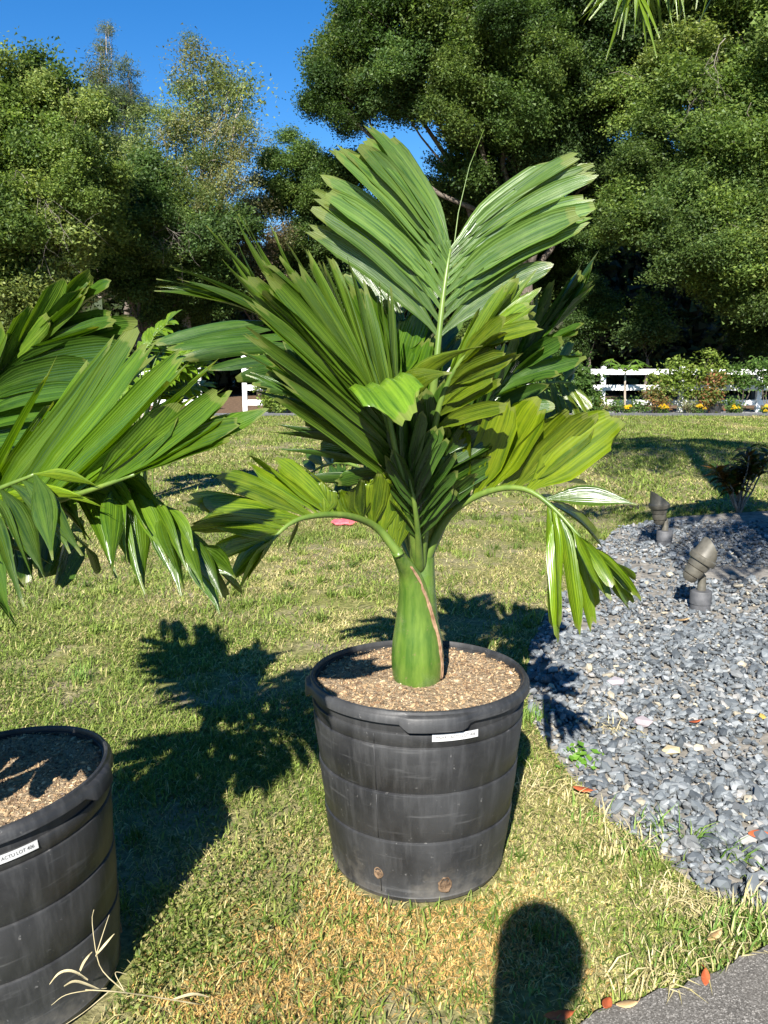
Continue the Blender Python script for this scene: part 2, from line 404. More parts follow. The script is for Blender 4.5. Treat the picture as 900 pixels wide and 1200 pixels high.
# ---------------------------------------------------------------- grass
STRAW = [(G(430, 1105), .40, .24, 1.6), (G(330, 1150), .32, .18, 1.2), (G(520, 1150), .4, .2, .55), (G(700, 1040), .35, .25, .3), (G(560, 665), .9, .7, .35), (G(660, 960), .25, .3, .45),
         (G(230, 860), .5, .5, -.45), (G(340, 900), .22, .35, -.6), (G(90, 800), .4, .3, -.35), (G(800, 1100), .25, .2, -.1), (G(640, 840), .14, .14, -.9), (G(820, 520), 3, 3, -.5), (G(560, 560), 3.5, 3, .12), (G(300, 520), 3, 3, -.1)]
def straw(x, y):
    s = .47+2.3*(fbm(x*1.3+4, y*1.3+8)-.5)+.8*(fbm(x*5, y*5)-.5)
    for c, rx, ry, a in STRAW: s = s+a*np.exp(-((x-c[0])/rx)**2-((y-c[1])/ry)**2)
    return np.clip(s, 0, 1)
def orange(x, y):
    s = np.zeros_like(x)
    for c, rx, ry, a in STRAW[:2]: s = s+1.5*a*np.exp(-((x-c[0])/rx)**2-((y-c[1])/ry)**2)
    return np.clip(s, 0, 1)
def lawn_ok(x, y):
    k = ~inpoly(x, y, BED) & ~inpoly(x, y, ROAD)
    for c, r in ((MAIN, .275), (LEFT, .28)): k &= np.hypot(x-c[0], y-c[1]) > r
    return k
def blade_mesh(x, y, L, W, lean, col, near=True):
    n = len(x); az = rng.uniform(0, 6.283, n); d = np.stack([np.cos(az), np.sin(az), np.zeros(n)], -1)
    s = np.stack([-np.sin(az), np.cos(az), np.zeros(n)], -1); b = np.stack([x, y, np.zeros(n)], -1); up = np.array((0, 0, 1.0))
    l1 = lean*.6; l2 = np.minimum(lean*1.35, 1.62)
    m = b+d*(L*.5*np.sin(l1))[:, None]+up*(L*.5*np.cos(l1))[:, None]
    t = m+d*(L*.5*np.sin(l2))[:, None]+up*(L*.5*np.cos(l2))[:, None]; h = (W*.5)[:, None]*s
    tw = s*np.cos(.5)+up*.5
    if near:
        v = np.stack([b-h, b+h, m-h*.9, m+(W*.45)[:, None]*tw, t], 1); base = 5*np.arange(n)[:, None]
        f = np.concatenate([base+np.array((0, 1, 3)), base+np.array((0, 3, 2)), base+np.array((2, 3, 4))])
        c = np.repeat(col[:, None], 5, 1)
        return v.reshape(-1, 3), f, c.reshape(-1, 3)
    v = np.stack([b-h, b+h, t], 1); f = 3*np.arange(n)[:, None]+np.array((0, 1, 2))
    return v.reshape(-1, 3), f, np.repeat(col[:, None], 3, 1).reshape(-1, 3)
GREENS = np.array([(.145, .21, .03), (.20, .265, .05), (.26, .31, .07), (.10, .155, .025)])
STRAWS = np.array([(.46, .40, .17), (.55, .48, .23), (.38, .32, .14), (.34, .34, .10)])
ORANGE = np.array([(.52, .32, .10), (.44, .27, .09), (.58, .40, .16), (.40, .27, .09)])
def grass_zone(x0, x1, y0, y1, dens, Lm, Wm, near):
    n = int((x1-x0)*(y1-y0)*dens); x = rng.uniform(x0, x1, n); y = rng.uniform(y0, y1, n)
    k = (np.abs(x) < y*.52+.35) & lawn_ok(x, y); x, y = x[k], y[k]; s = straw(x, y)
    baren = fbm(x*2.4+30, y*2.4+11); k = rng.random(len(x)) > np.clip((baren-.57)*7, 0, .88); x, y, s = x[k], y[k], s[k]
    n = len(x); iss = rng.random(n) < s*.92
    col = GREENS[rng.integers(0, 4, n)]; st_ = STRAWS[rng.integers(0, 4, n)]; og = rng.random(n) < orange(x, y)
    st_ = np.where(og[:, None], ORANGE[rng.integers(0, 4, n)], st_); col = np.where(iss[:, None], st_, col)
    col = col*rng.uniform(.5, 1.22, (n, 1))*(.72+.56*fbm(x*3.1+50, y*3.1+70))[:, None]
    L = Lm*rng.lognormal(0, .35, n)*np.where(iss, .9, 1.05); W = Wm*rng.uniform(.6, 1.4, n)
    lean = np.where(iss, rng.uniform(.95, 1.6, n), rng.uniform(.5, 1.5, n))
    return blade_mesh(x, y, L, W, lean, col, near)
def joinparts(parts):
    vs, fs, cs = [], [], []; o = 0
    for v, f, c in parts: vs.append(v); fs.append(f+o); cs.append(c); o += len(v)
    return np.concatenate(vs), np.concatenate(fs), np.concatenate(cs)
def thatch(x0, x1, y0, y1, dens, L, W, lean, pal):
    n = int((x1-x0)*(y1-y0)*dens); x = rng.uniform(x0, x1, n); y = rng.uniform(y0, y1, n); k = (np.abs(x) < y*.52+.35) & lawn_ok(x, y); x, y = x[k], y[k]; n = len(x); pal = np.array(pal)
    v, f, c = blade_mesh(x, y, L*rng.uniform(.5, 1.4, n), W*rng.uniform(.7, 1.3, n), rng.uniform(lean[0], lean[1], n), pal[rng.integers(0, len(pal), n)]*rng.uniform(.6, 1.2, (n, 1))); v[:, 2] += .006; return v, f, c
def tufts(n, y0, y1, L, W):
    ty = rng.uniform(y0, y1, n); tx = rng.uniform(-1, 1, n)*(ty*.5+.2); m = rng.integers(14, 46, n); k = np.repeat(np.arange(n), m); sp = rng.uniform(.012, .045, n)[k]
    x = tx[k]+rng.normal(0, 1, len(k))*sp; y = ty[k]+rng.normal(0, 1, len(k))*sp; ok = lawn_ok(x, y); x, y, k = x[ok], y[ok], k[ok]; q = len(x)
    return blade_mesh(x, y, L*rng.uniform(.6, 1.4, q), W*rng.uniform(.7, 1.4, q), rng.uniform(.2, 1.2, q), GREENS[rng.integers(0, 4, n)][k]*rng.uniform(.6, 1.1, (q, 1)))
v, f, c = joinparts([thatch(-1.6, 1.9, 1.3, 3.4, 900, .055, .0022, (1.35, 1.6), STRAWS), thatch(-2.6, 2.6, 3.4, 5.5, 350, .07, .003, (1.3, 1.6), STRAWS),
                     thatch(-1.6, 1.9, 1.3, 3.4, 1500, .03, .005, (.7, 1.5), GREENS*.8), tufts(260, 1.4, 4.2, .045, .0042), tufts(260, 4.2, 9, .06, .007), grass_zone(-1.6, 1.9, 1.3, 3.1, 29000, .0205, .0034, True), grass_zone(-2.6, 2.6, 3.1, 4.6, 14000, .0255, .0046, True),
                     grass_zone(-4.5, 4.5, 4.6, 8.0, 5600, .036, .0075, False), grass_zone(-11, 12, 8.0, 21.3, 1200, .05, .016, False)])
o = link('grass', bigmesh(v, f, 3, c), M['grass']); tag(o, 'short lawn grass, part green and part dried to straw', 'grass', kind='stuff')

# ---------------------------------------------------------------- plant pots
CRUMBS = None
def plant_pot(loc, rot, label, sticker_th, text, tab_th, soil_h=.577, rmul=1.0):
    root = empty('plant_pot', loc, label, 'plant pot', 'black nursery pots'); root.rotation_euler = rot
    H = .60
    # wall: four stacked bands, each flaring a little past the groove below
    prof = [(.0, .002), (.235, .002), (.262, .006), (.268, .02)]
    zs = [.02, .200, .350, .492, .535]; r0 = [.266, .288, .302, .316]; r1 = [.2905, .3045, .3185, .322]
    for i in range(4):
        prof += [(r0[i], zs[i]+.004), ((r0[i]+r1[i])/2+.0015, (zs[i]+zs[i+1])/2), (r1[i], zs[i+1]-.007), (r1[i]-.001, zs[i+1]-.003), (r1[i]-.006, zs[i+1])]
    prof += [(.318, .55), (.316, .585), (.309, .585), (.302, .5), (.300, .44)]
    n = 96; m = MB(); m.lathe([(r*rmul, z) for r, z in prof], n)
    # hand-moulded unevenness: shallow dents
    vv = []
    for (x, y, z) in m.v:
        r = math.hypot(x, y); th = math.atan2(y, x)
        if r > .2: k = 1+.006*math.sin(2*th+.6)*(z/.6)+.004*math.sin(3*th+z*9); x *= k; y *= k
        vv.append((x, y, z))
    m.v = vv; m.build('wall', M['pot'], root, angle=R(38))
    # rolled rim with lifting tabs where the lip hangs lower and sticks out
    R0 = .3175*rmul; vs = []; fs = []; ncr = 10; N = 160
    for k in range(N):
        th = 2*math.pi*k/N; tab = 0
        for tt, wd in tab_th:
            d = abs((th-tt+math.pi) % (2*math.pi)-math.pi); tab = max(tab, min(1, max(0, (wd-d)/.07)))
        lip = .024+.018*tab; out = .017+.009*tab; kk = 1+.006*math.sin(2*th+.6)
        cr = [(0, .556), (-.002, .580), (-.002, .596), (.002, .6), (.008, .598), (.010, .591), (out-.004, .588), (out, .583), (out+.001, .590-lip), (out-.008, .589-lip)]
        for (dr, z) in cr: r = (R0+dr)*kk; vs.append((r*math.cos(th), r*math.sin(th), z))
    for k in range(N):
        k2 = (k+1) % N
        for j in range(ncr-1): fs.append((k*ncr+j, k*ncr+j+1, k2*ncr+j+1, k2*ncr+j))
    o = link('rim', mesh(vs, fs), M['pot'], root); o.data.set_sharp_from_angle(angle=R(50))
    # soil: mounded disc plus loose bark crumbs
    vs = [(0, 0, soil_h+.012)]; fs = []; nr, na = 22, 72; rs = np.random.default_rng(8)
    for i in range(1, nr+1):
        r = .3125*rmul*i/nr
        for k in range(na):
            th = 2*math.pi*k/na; x, y = r*math.cos(th), r*math.sin(th)
            z = soil_h+.012*(1-(i/nr)**2)+.022*(fbm(np.array([x*14+5]), np.array([y*14+5]))[0]-.5)-(.006 if i == nr else 0)
            vs.append((x, y, z))
    for k in range(na): fs.append((0, 1+k, 1+(k+1) % na))
    for i in range(nr-1):
        for k in range(na): a = 1+i*na+k; b = 1+i*na+(k+1) % na; fs.append((a, a+na, b+na, b))
    so = link('soil', mesh(vs, fs), M['soil'], root)
    global CRUMBS
    nb = 5200; r = .308*rmul*np.sqrt(rs.random(nb)); th = rs.uniform(0, 6.283, nb); s = rs.lognormal(math.log(.0021), .5, nb).clip(.0009, .0075)
    cols = np.array([(.30, .22, .14), (.24, .165, .10), (.16, .10, .06), (.42, .34, .24), (.09, .06, .04), (.33, .23, .14)])
    pr = np.array(PROTO)[rs.integers(0, 12, nb)]
    x, y = r*np.cos(th), r*np.sin(th); z = soil_h+.012*(1-(r/.3125)**2)+.022*(fbm(x*14+5, y*14+5)-.5)+.001
    V = np.einsum('nij,nkj->nki', rotmats(rs.uniform(0, 6.28, nb), rs.normal(0, .4, nb), rs.normal(0, .4, nb)), pr*np.stack([s*1.3, s, s], -1)[:, None, :])+np.stack([x, y, z], -1)[:, None]
    cc = np.repeat((cols[rs.integers(0, 6, nb)]*np.array((1.2, 1.14, .98))*rs.uniform(.7, 1.1, (nb, 1)))[:, None], 12, 1)
    if CRUMBS is None: CRUMBS = bigmesh(V.reshape(-1, 3), (IF[None]+12*np.arange(nb)[:, None, None]).reshape(-1, 3), 3, cc.reshape(-1, 3)); CRUMBS.materials.append(M['slate'])
    o = bpy.data.objects.new('bark_crumbs', CRUMBS); COL.objects.link(o); o.parent = so; o['kind'] = 'stuff'
    # printed paper strip wrapped on the wall
    zc, hh, half = .526, .0105, .205; ns = 14; rr_ = lambda z: .3255*rmul
    slope = .0
    vs = []; fs = []
    for i in range(ns+1):
        th = sticker_th-half+2*half*i/ns
        kz = 1+.006*math.sin(2*th+.6)*.85+.004*math.sin(3*th+zc*9)
        for z in (zc-hh, zc+hh): q = rr_(z)*kz; vs.append((q*math.cos(th), q*math.sin(th), z))
    for i in range(ns): fs.append((2*i, 2*i+2, 2*i+3, 2*i+1))
    lab = link('label', mesh(vs, fs), M['paper'], root); lab['label'] = 'white printed paper strip'
    cu = bpy.data.curves.new('t', 'FONT'); cu.body = text; cu.size = .0150; cu.align_x = 'CENTER'; cu.align_y = 'CENTER'
    to = bpy.data.objects.new('t', cu); COL.objects.link(to); dg = bpy.context.evaluated_depsgraph_get(); dg.update()
    tm = bpy.data.meshes.new_from_object(to.evaluated_get(dg)); bpy.data.objects.remove(to)
    xs = [q.co.x for q in tm.vertices]; fit = .112/(max(xs)-min(xs)); mid = (max(xs)+min(xs))/2
    for q in tm.vertices:
        q.co.x = (q.co.x-mid)*fit; q.co.y *= .8
        th = sticker_th+q.co.x/(.318*rmul); z = zc+q.co.y; kz = 1+.006*math.sin(2*th+.6)*.85+.004*math.sin(3*th+zc*9); r_ = rr_(z)*kz+.0006
        q.co = (r_*math.cos(th), r_*math.sin(th), z)
    link('lettering', tm, M['ink'], lab)
    # drain holes plugged with soil and roots
    for th, z, s in ((-1.32, .062, .017), (-2.02, .090, .012), (.4, .07, .015), (1.9, .07, .015), (2.9, .07, .015)):
        rad = (.266+(.2905-.266)*(z-.02)/.18)*rmul; c = Vector((math.cos(th), math.sin(th), 0)); t = Vector((-math.sin(th), math.cos(th), 0)); up = Vector((0, 0, 1))
        vs = []; fs = []; na = 20; rs2 = np.random.default_rng(int(abs(th)*100)); rad_k = 1+rs2.normal(0, .05, na)
        for (q, dr) in ((1.25, .0005), (1.15, .005), (.95, .0055), (.85, .001), (.5, .004), (.0, .006)):
            for k in range(na):
                a = 2*math.pi*k/na; vs.append(c*(rad+dr+(.004*math.sin(k*2.3) if .2 < q < .9 else 0)*.5)+(t*math.cos(a)+up*math.sin(a)*1.25)*s*q*rad_k[k]+up*z)
        for i in range(5):
            for k in range(na): fs.append((i*na+k, i*na+(k+1) % na, (i+1)*na+(k+1) % na, (i+1)*na+k))
        link('drain_hole', mesh(vs, fs), M['plug'], root)
    # moulding seams
    for th in (-2.0, .9):
        m = MB()
        for a, b, za, zb in ((.2685, .2895, .03, .19), (.2905, .304, .206, .342), (.3045, .318, .356, .484), (.3180, .3222, .498, .528)):
            kz = 1+.006*math.sin(2*th+.6)*(za+zb)/1.2
            m.tube([(a*kz*rmul*math.cos(th), a*kz*rmul*math.sin(th), za), (b*kz*rmul*math.cos(th), b*kz*rmul*math.sin(th), zb)], .0012, 5)
        m.build('seam', M['pot'], root)
    return root
pot_a = plant_pot(MAIN, (R(-2.2), 0, 0), 'black plastic nursery pot with white label strip at the picture centre', R(-74), 'PINART ACTU LOT 406', ((R(-84), .30), (R(-172), .16), (R(80), .3)))
pot_b = plant_pot(LEFT-np.array((0, 0, .012)), (R(-1.0), R(-6.5), 0), 'black plastic nursery pot cut off by the left picture edge', R(-54), 'PINART ACTU LOT 406', ((R(-5), .22), (R(-120), .3), (R(100), .3)))

pot_b.scale = (.93, .93, .93)

# ---------------------------------------------------------------- palms
def sstep(a, b, x): x = np.clip((x-a)/(b-a), 0, 1); return x*x*(3-2*x)
def leaflet_mesh(p0, p1, p2, W, side, org, pleats=2, seg=11, tip='jag', fold=.18, rr=rng, twist=0.0, roll=0.0, amp=.62):
    t = np.linspace(0, 1, seg+1)[:, None]; C = (1-t)**2*p0+2*t*(1-t)*p1+t*t*p2
    T = 2*(1-t)*(p1-p0)+2*t*(p2-p1); T /= np.linalg.norm(T, axis=1)[:, None]+1e-9
    L = np.linalg.norm(np.diff(C, axis=0), axis=1).sum()
    nc = 2*pleats+1; us = np.linspace(-1, 1, nc); V = []; UV = []; s = side
    jag = rr.normal(0, .022, nc)*L; wob = rr.uniform(0, 6.28); wa = rr.uniform(.004, .012)
    asym = rr.normal(0, .03, nc)
    for i in range(seg+1):
        tt = float(t[i, 0]); d = T[i]; s = s-d*(s@d); s = s/(np.linalg.norm(s)+1e-9); N = np.cross(d, s)
        a = roll+twist*tt; s2 = s*math.cos(a)+N*math.sin(a); N2 = np.cross(d, s2)
        w = W*.5*(.16+.84*float(sstep(0, .42, tt)))
        if tip == 'jag': w *= 1-.34*float(sstep(.84, 1.0, tt))
        else: w *= 1-.93*float(sstep(.50, 1.0, tt))**1.0
        for j, u in enumerate(us):
            z = (.5 if j % 2 else -.5)*w/pleats*amp*(1-.4*tt) - fold*w*abs(u)*(1-.3*tt)
            p = C[i]+s2*u*w+N2*(z+wa*math.sin(tt*7+wob+u)*L*tt)
            if tip == 'jag': p = p+d*(jag[j]+asym[j]*L)*float(sstep(.72, 1.0, tt))-d*abs(u)**2*W*.35*float(sstep(.75, 1, tt))
            V.append(p-org); UV.append(((u+1)/2, tt))
    F_ = [(i*nc+j, i*nc+j+1, (i+1)*nc+j+1, (i+1)*nc+j) for i in range(seg) for j in range(nc-1)]
    return mesh(V, F_, True, UV)
def frond(root, Y0, pts, sides, rad=(.011, .003), tint=(1, 1, 1), stem_mat=None, nm='frond'):
    org = np.array(root.location)
    W3 = np.array([P(x, y, Y0+dy) for x, y, dy in pts]); C = catmull(W3, 26)
    m = MB(); m.tube([p-org for p in C], [(rad[1]+(rad[0]-rad[1])*(1-t)+(.010*(1-t)**8 if pts[0][1] > 660 else .003*(1-t)**3))*(min(1, .2+t*14) if pts[0][1] > 660 else min(1, .9+t*3)) for t in np.linspace(0, 1, 26)], 8)
    st = m.build(nm, stem_mat or M['rachis'], root)
    for sd in sides:
        tips = np.array([P(x, y, Y0+dy) for x, y, dy in sd['tips']])
        n = sd.get('n', len(tips)); fine = 'n' in sd and sd.get('p', 2) == 2 and not sd.get('keep'); wm = 1.0; w_r = 0.0
        if fine: n = int(math.ceil(n*(1.8 if root is palm else 1.6))); wm = .70 if root is palm else .80; w_r = .38
        elif not sd.get('keep'): w_r = .2
        tp = tips if n == len(tips) and not fine else catmull(tips, n)
        for i in range(n):
            f = sd['t'][0]+(sd['t'][1]-sd['t'][0])*(i/max(1, n-1)); k = min(24, int(f*25)); fr = f*25-k
            p0 = C[k]*(1-fr)+C[k+1]*fr; tg = C[k+1]-C[k]; tg /= np.linalg.norm(tg)
            p2 = tp[i]+(rng.normal(0, sd.get('noise', .022 if fine else .012), 3) if 'n' in sd else 0)
            L = np.linalg.norm(p2-p0); b = sd.get('b', .06); by = sd.get('by', 0)
            p1 = (p0+p2)/2+np.array((sd.get('bx', 0), by, b))*L
            if 'along' in sd: p1 = p0+(p2-p0)*.4+tg*sd['along']*L
            side = tg*sd.get('flip', 1.0)+np.array(sd.get('hint', (0, 0, 0)))
            me = leaflet_mesh(p0, p1, p2, sd.get('w', .06)*wm*rng.uniform(.8, 1.2), side, org, sd.get('p', 2), 11, sd.get('tip', 'jag'), sd.get('fold', .34 if fine else .2), twist=rng.normal(0, w_r*1.3), roll=rng.normal(0, w_r), amp=sd.get('amp', .8))
            lo = link('leaflet', me, M['palm'], st); q = sd.get('tint', tint); j = rng.uniform(.75, 1.25)
            lo.color = (q[0]*j, q[1]*j, q[2]*j, 1)
    return st
YEL = (2.7, 2.2, 1.1); CEN = (1.75, 1.65, 3.2); OLV = (1.75, 1.35, .7); DRK = (.8, .95, 1.0); LIT = (1.6, 1.5, 1.4); MID = (1, 1, 1); BLU = (.85, 1.0, 1.35)  # leaflet tints; sunlit tone, shade and gloss are put into the colour

palm = empty('palm_tree', (MAIN[0]-.005, MAIN[1]-.02, .56), 'young palm with swollen green crownshaft in the central pot', 'palm')
Y0 = 2.33; org = np.array(palm.location)
# crownshaft core and the split outer sheath
cz = [-.03, 0, .03, .08, .15, .22, .30, .36, .42, .48, .54]; cr = [.048, .057, .064, .068, .063, .054, .044, .038, .034, .029, .024]
m = MB(); m.tube([(.006+.045*max(0, z-.2)**1.2, 0, z) for z in cz], cr, 24); m.build('crownshaft', M['sheath'], palm)
pet = P(464, 645, Y0-.10)-org                                   # where the old frond's stalk leaves the sheath
path = [(0, 0, -.022), (0, 0, .01), (0, -.001, .05), (0, -.002, .10), (-.001, -.005, .16), (-.004, -.010, .22), (-.010, -.020, .28), (-.019, -.036, .335), (-.031, -.057, .38)]
path = catmull([np.array(p) for p in path]+[pet*.6+np.array((-.031, -.057, .38))*.4, pet], 40); srad = np.interp(np.linspace(0, 10, 40), range(11), [.050, .065, .0755, .079, .0735, .062, .050, .039, .028, .019, .0150])
m = MB(); m.tube(path, list(srad), 30); sh = m.build('sheath', M['sheath'], palm)
rrm = np.random.default_rng(77); edge_pts = []
for q in range(7, 34):
    th = R(-24)+R(-30)*(q-7)/27; edge_pts.append(path[q]+np.array((math.cos(th), math.sin(th), 0))*(srad[q]+.001))
for off, rad_ in ((0, .0042), (.004, .003)):
    m = MB(); m.tube([p+np.array((off, off*.4, 0))+rrm.normal(0, .0008, 3) for p in edge_pts], [rad_*(.45+.55*math.sin(math.pi*(k+1)/28))*rrm.uniform(.75, 1.25) for k in range(len(edge_pts))], 6); m.build('dry_margin', M['dry'], sh)
# A: lower left arching frond
frond(palm, Y0, [(468, 651, -.099), (464, 645, -.10), (440, 617, -.12), (405, 604, -.22), (365, 605, -.31), (338, 615, -.36), (312, 640, -.4)], [
    dict(t=(.16, .60), tips=[(497, 540, -.10), (472, 545, -.12), (448, 552, -.16), (422, 562, -.19), (402, 566, -.21), (372, 577, -.24)], n=8, w=.098, tint=(2.0, 1.6, .6), b=.02, p=3, tip='jag'),
    dict(t=(.55, .97), tips=[(320, 543, -.30), (253, 553, -.40), (236, 592, -.45), (231, 620, -.48), (250, 648, -.48)], n=7, w=.068, tint=YEL, b=.10),
    dict(t=(.9, 1.0), tips=[(262, 690, -.48), (275, 700, -.5), (290, 680, -.46)], w=.05, tint=YEL, b=.10, tip='pt'),
    dict(t=(.40, .75), tips=[(326, 529, .02), (345, 560, .0), (335, 655, -.12)], w=.022, tint=OLV, b=.08, tip='pt')], (.013, .004), tint=YEL)
# B: right arching frond with hanging end
frond(palm, Y0, [(492, 672, 0.01), (507, 636, 0), (527, 603, -.03), (555, 583, -.07), (589, 572, -.12), (620, 575, -.16), (648, 595, -.2), (673, 622, -.24), (700, 655, -.26)], [
    dict(t=(.08, .62), tips=[(490, 548, -.12), (510, 505, -.14), (535, 480, -.15), (572, 463, -.16), (640, 472, -.18), (690, 481, -.20), (722, 489, -.24)], n=10, w=.100, tint=(2.3, 1.75, .6), b=.03, p=3),
    dict(t=(.60, .70), tips=[(690, 547, -.1), (747, 592, -.25)], w=.05, tint=(1.3, 1.3, .9), b=.12, tip='pt'),
    dict(t=(.72, 1.0), tips=[(655, 737, -.30), (668, 736, -.34), (700, 722, -.2), (712, 690, -.36), (728, 700, -.34), (746, 710, -.34), (742, 690, -.22)], n=8, w=.060, tint=(2.4, 2.1, .8), b=.16, tip='jag'),
    dict(t=(.35, .72), tips=[(560, 500, .18), (620, 520, .22), (668, 560, .15), (700, 640, .02)], n=4, w=.06, tint=OLV, b=.10)], (.014, .003), tint=OLV)
# C: the upright centre frond, a broad V of pleated blades; its pale tint is painted gloss
frond(palm, Y0, [(492, 672, 0.01), (506, 480, -.03), (511, 430, -.04), (518, 360, -.02), (524, 315, .0), (528, 292, .02)], [
    dict(t=(.50, .985), tips=[(366, 268, -.02), (373, 235, -.05), (384, 204, -.07), (402, 180, -.07), (428, 167, -.05), (454, 158, -.01)], n=12, w=.058, tint=CEN, along=.16, by=0, p=2, fold=.12, keep=True, amp=1.25),
    dict(t=(.96, 1.0), tips=[(503, 242, .05), (522, 284, .05)], w=.03, tint=CEN, b=0, tip='pt'),
    dict(t=(.50, .99), tips=[(640, 300, -.08), (676, 266, -.12), (700, 240, -.12), (694, 212, -.10), (682, 196, -.06), (660, 183, -.01)], n=11, w=.056, tint=CEN, along=.16, p=2, fold=.12, keep=True, amp=1.25, flip=-1)], (.013, .004), tint=CEN)
# D: left frond of olive leaflets nearer the camera, all sweeping up to the left
frond(palm, Y0, [(492, 672, .01), (484, 605, -.06), (470, 545, -.12), (452, 492, -.17), (436, 455, -.20)], [
    dict(t=(.35, 1.0), tips=[(318, 446, -.26), (306, 408, -.30), (294, 360, -.34), (306, 342, -.34), (318, 332, -.34), (306, 314, -.34)], n=10, w=.052, tint=(1.25, 1.25, .9), along=.10),
    dict(t=(.40, 1.0), tips=[(446, 348, -.1), (412, 330, -.12), (390, 312, -.16), (371, 298, -.2), (354, 312, -.26), (334, 326, -.32)], n=9, w=.045, tint=LIT, along=.10, flip=-1)], (.013, .004))
# E: left frond behind with long narrow tips
frond(palm, Y0, [(492, 672, 0.01), (452, 545, .15), (410, 465, .22), (362, 405, .26), (322, 375, .28)], [
    dict(t=(.50, .95), tips=[(317, 256, .2), (285, 256, .2), (250, 264, .18), (276, 312, .2)], n=5, w=.04, tint=LIT, along=.18, tip='pt'),
    dict(t=(.78, 1.0), tips=[(205, 312, .15), (196, 326, .12), (188, 346, .12)], n=4, w=.045, tint=MID, b=.12, tip='pt'),
    dict(t=(.50, .98), tips=[(300, 455, .1), (262, 440, .1), (200, 416, .12), (187, 406, .15)], n=5, w=.06, tint=BLU, b=.08, flip=-1)], (.012, .003))
# G: lower dark leaflets on the left
frond(palm, Y0, [(492, 672, 0.01), (474, 580, -.06), (448, 535, -.10), (418, 500, -.12), (385, 470, -.12)], [
    dict(t=(.35, 1.0), tips=[(420, 420, -.10), (385, 420, -.12), (350, 425, -.14), (300, 428, -.16)], n=6, w=.07, tint=DRK, b=.05),
    dict(t=(.30, .98), tips=[(345, 548, -.02), (322, 505, -.12), (296, 447, -.16), (305, 438, -.18)], n=5, w=.05, tint=BLU, b=.04, tip='pt', flip=-1)], (.012, .003), tint=DRK)
# H: upright broad leaflets just left of the centre
frond(palm, Y0, [(492, 672, 0.01), (480, 560, .03), (472, 500, .05), (466, 450, .06)], [
    dict(t=(.4, 1.0), tips=[(395, 390, .0), (406, 335, .02), (430, 345, .03), (450, 352, .04)], n=5, w=.08, tint=(1.0, 1.15, .7), p=3, b=.02),
    dict(t=(.4, 1.0), tips=[(520, 410, .0), (500, 385, .02), (480, 372, .03)], n=3, w=.08, tint=(1.0, 1.15, .7), p=3, b=.02, flip=-1)], (.012, .005))
# I: right olive-yellow leaflets
frond(palm, Y0, [(492, 672, 0.01), (503, 550, -.12), (514, 480, -.17), (532, 435, -.20), (552, 408, -.22)], [
    dict(t=(.45, 1.0), tips=[(560, 372, -.2), (584, 352, -.22), (601, 334, -.24), (624, 345, -.26)], n=6, w=.055, tint=(2.2, 1.9, .9), along=.15),
    dict(t=(.40, 1.0), tips=[(585, 470, -.26), (592, 430, -.28), (596, 405, -.30), (612, 385, -.28), (628, 362, -.27)], n=6, w=.065, tint=OLV, along=.12, flip=-1)], (.012, .004), tint=OLV)
# J: short broken frond bending over towards the viewer
j = frond(palm, Y0, [(492, 672, 0.01), (476, 580, -.13), (462, 520, -.18), (452, 470, -.21)], [
    dict(t=(.8, .9), tips=[(566, 405, -.34), (529, 437, -.36)], w=.06, tint=OLV, b=.20, bx=-.2, p=2, tip='pt')], (.011, .006), tint=OLV)
a, b, c_ = P(448, 470, Y0-.21), P(430, 418, Y0-.30), P(482, 494, Y0-.44)
lo = link('leaflet', leaflet_mesh(a, b, c_, .155, P(520, 440, Y0-.3)-P(430, 470, Y0-.3), org, 4, 12, 'jag', -.15), M['palm'], j); lo.color = (2.2, 2.2, 1.4, 1)
# K: dark right frond
frond(palm, Y0, [(492, 672, 0.01), (524, 560, .10), (560, 490, .16), (600, 435, .20), (640, 388, .22)], [
    dict(t=(.30, 1.0), tips=[(560, 420, .1), (600, 385, .12), (640, 345, .14), (680, 322, .14), (697, 314, .12)], n=8, w=.06, tint=DRK, along=.14),
    dict(t=(.30, 1.0), tips=[(590, 530, .02), (628, 475, .05), (652, 440, .08), (662, 405, .10), (672, 374, .12), (693, 330, .12)], n=8, w=.065, tint=BLU, along=.14, flip=-1)], (.012, .003), tint=DRK)
# L: back right frond, hanging comb of leaflets
frond(palm, Y0, [(492, 672, 0.01), (550, 550, .28), (602, 478, .38), (640, 450, .43), (668, 448, .46)], [
    dict(t=(.40, 1.0), tips=[(605, 545, .3), (640, 525, .34), (668, 508, .38), (700, 484, .42)], n=8, w=.05, tint=OLV, b=.10),
    dict(t=(.40, 1.0), tips=[(570, 410, .45), (610, 392, .5), (645, 395, .55), (672, 420, .55)], n=6, w=.055, tint=MID, b=.08, flip=-1)], (.012, .003))
# P, Q: short inner fronds that close up the heart of the crown
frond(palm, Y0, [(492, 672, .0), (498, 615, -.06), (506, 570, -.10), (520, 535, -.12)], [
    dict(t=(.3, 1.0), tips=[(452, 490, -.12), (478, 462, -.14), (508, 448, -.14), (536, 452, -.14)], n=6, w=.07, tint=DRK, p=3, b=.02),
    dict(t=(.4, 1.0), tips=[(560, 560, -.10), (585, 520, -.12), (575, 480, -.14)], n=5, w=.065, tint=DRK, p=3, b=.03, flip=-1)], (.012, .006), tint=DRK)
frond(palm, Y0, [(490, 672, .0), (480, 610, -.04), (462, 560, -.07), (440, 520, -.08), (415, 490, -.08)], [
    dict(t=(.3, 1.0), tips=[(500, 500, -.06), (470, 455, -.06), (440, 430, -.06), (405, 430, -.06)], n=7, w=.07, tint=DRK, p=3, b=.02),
    dict(t=(.3, 1.0), tips=[(430, 600, -.06), (395, 560, -.06), (370, 520, -.06), (352, 485, -.06)], n=7, w=.06, tint=DRK, p=3, b=.04, flip=-1)], (.012, .005), tint=DRK)
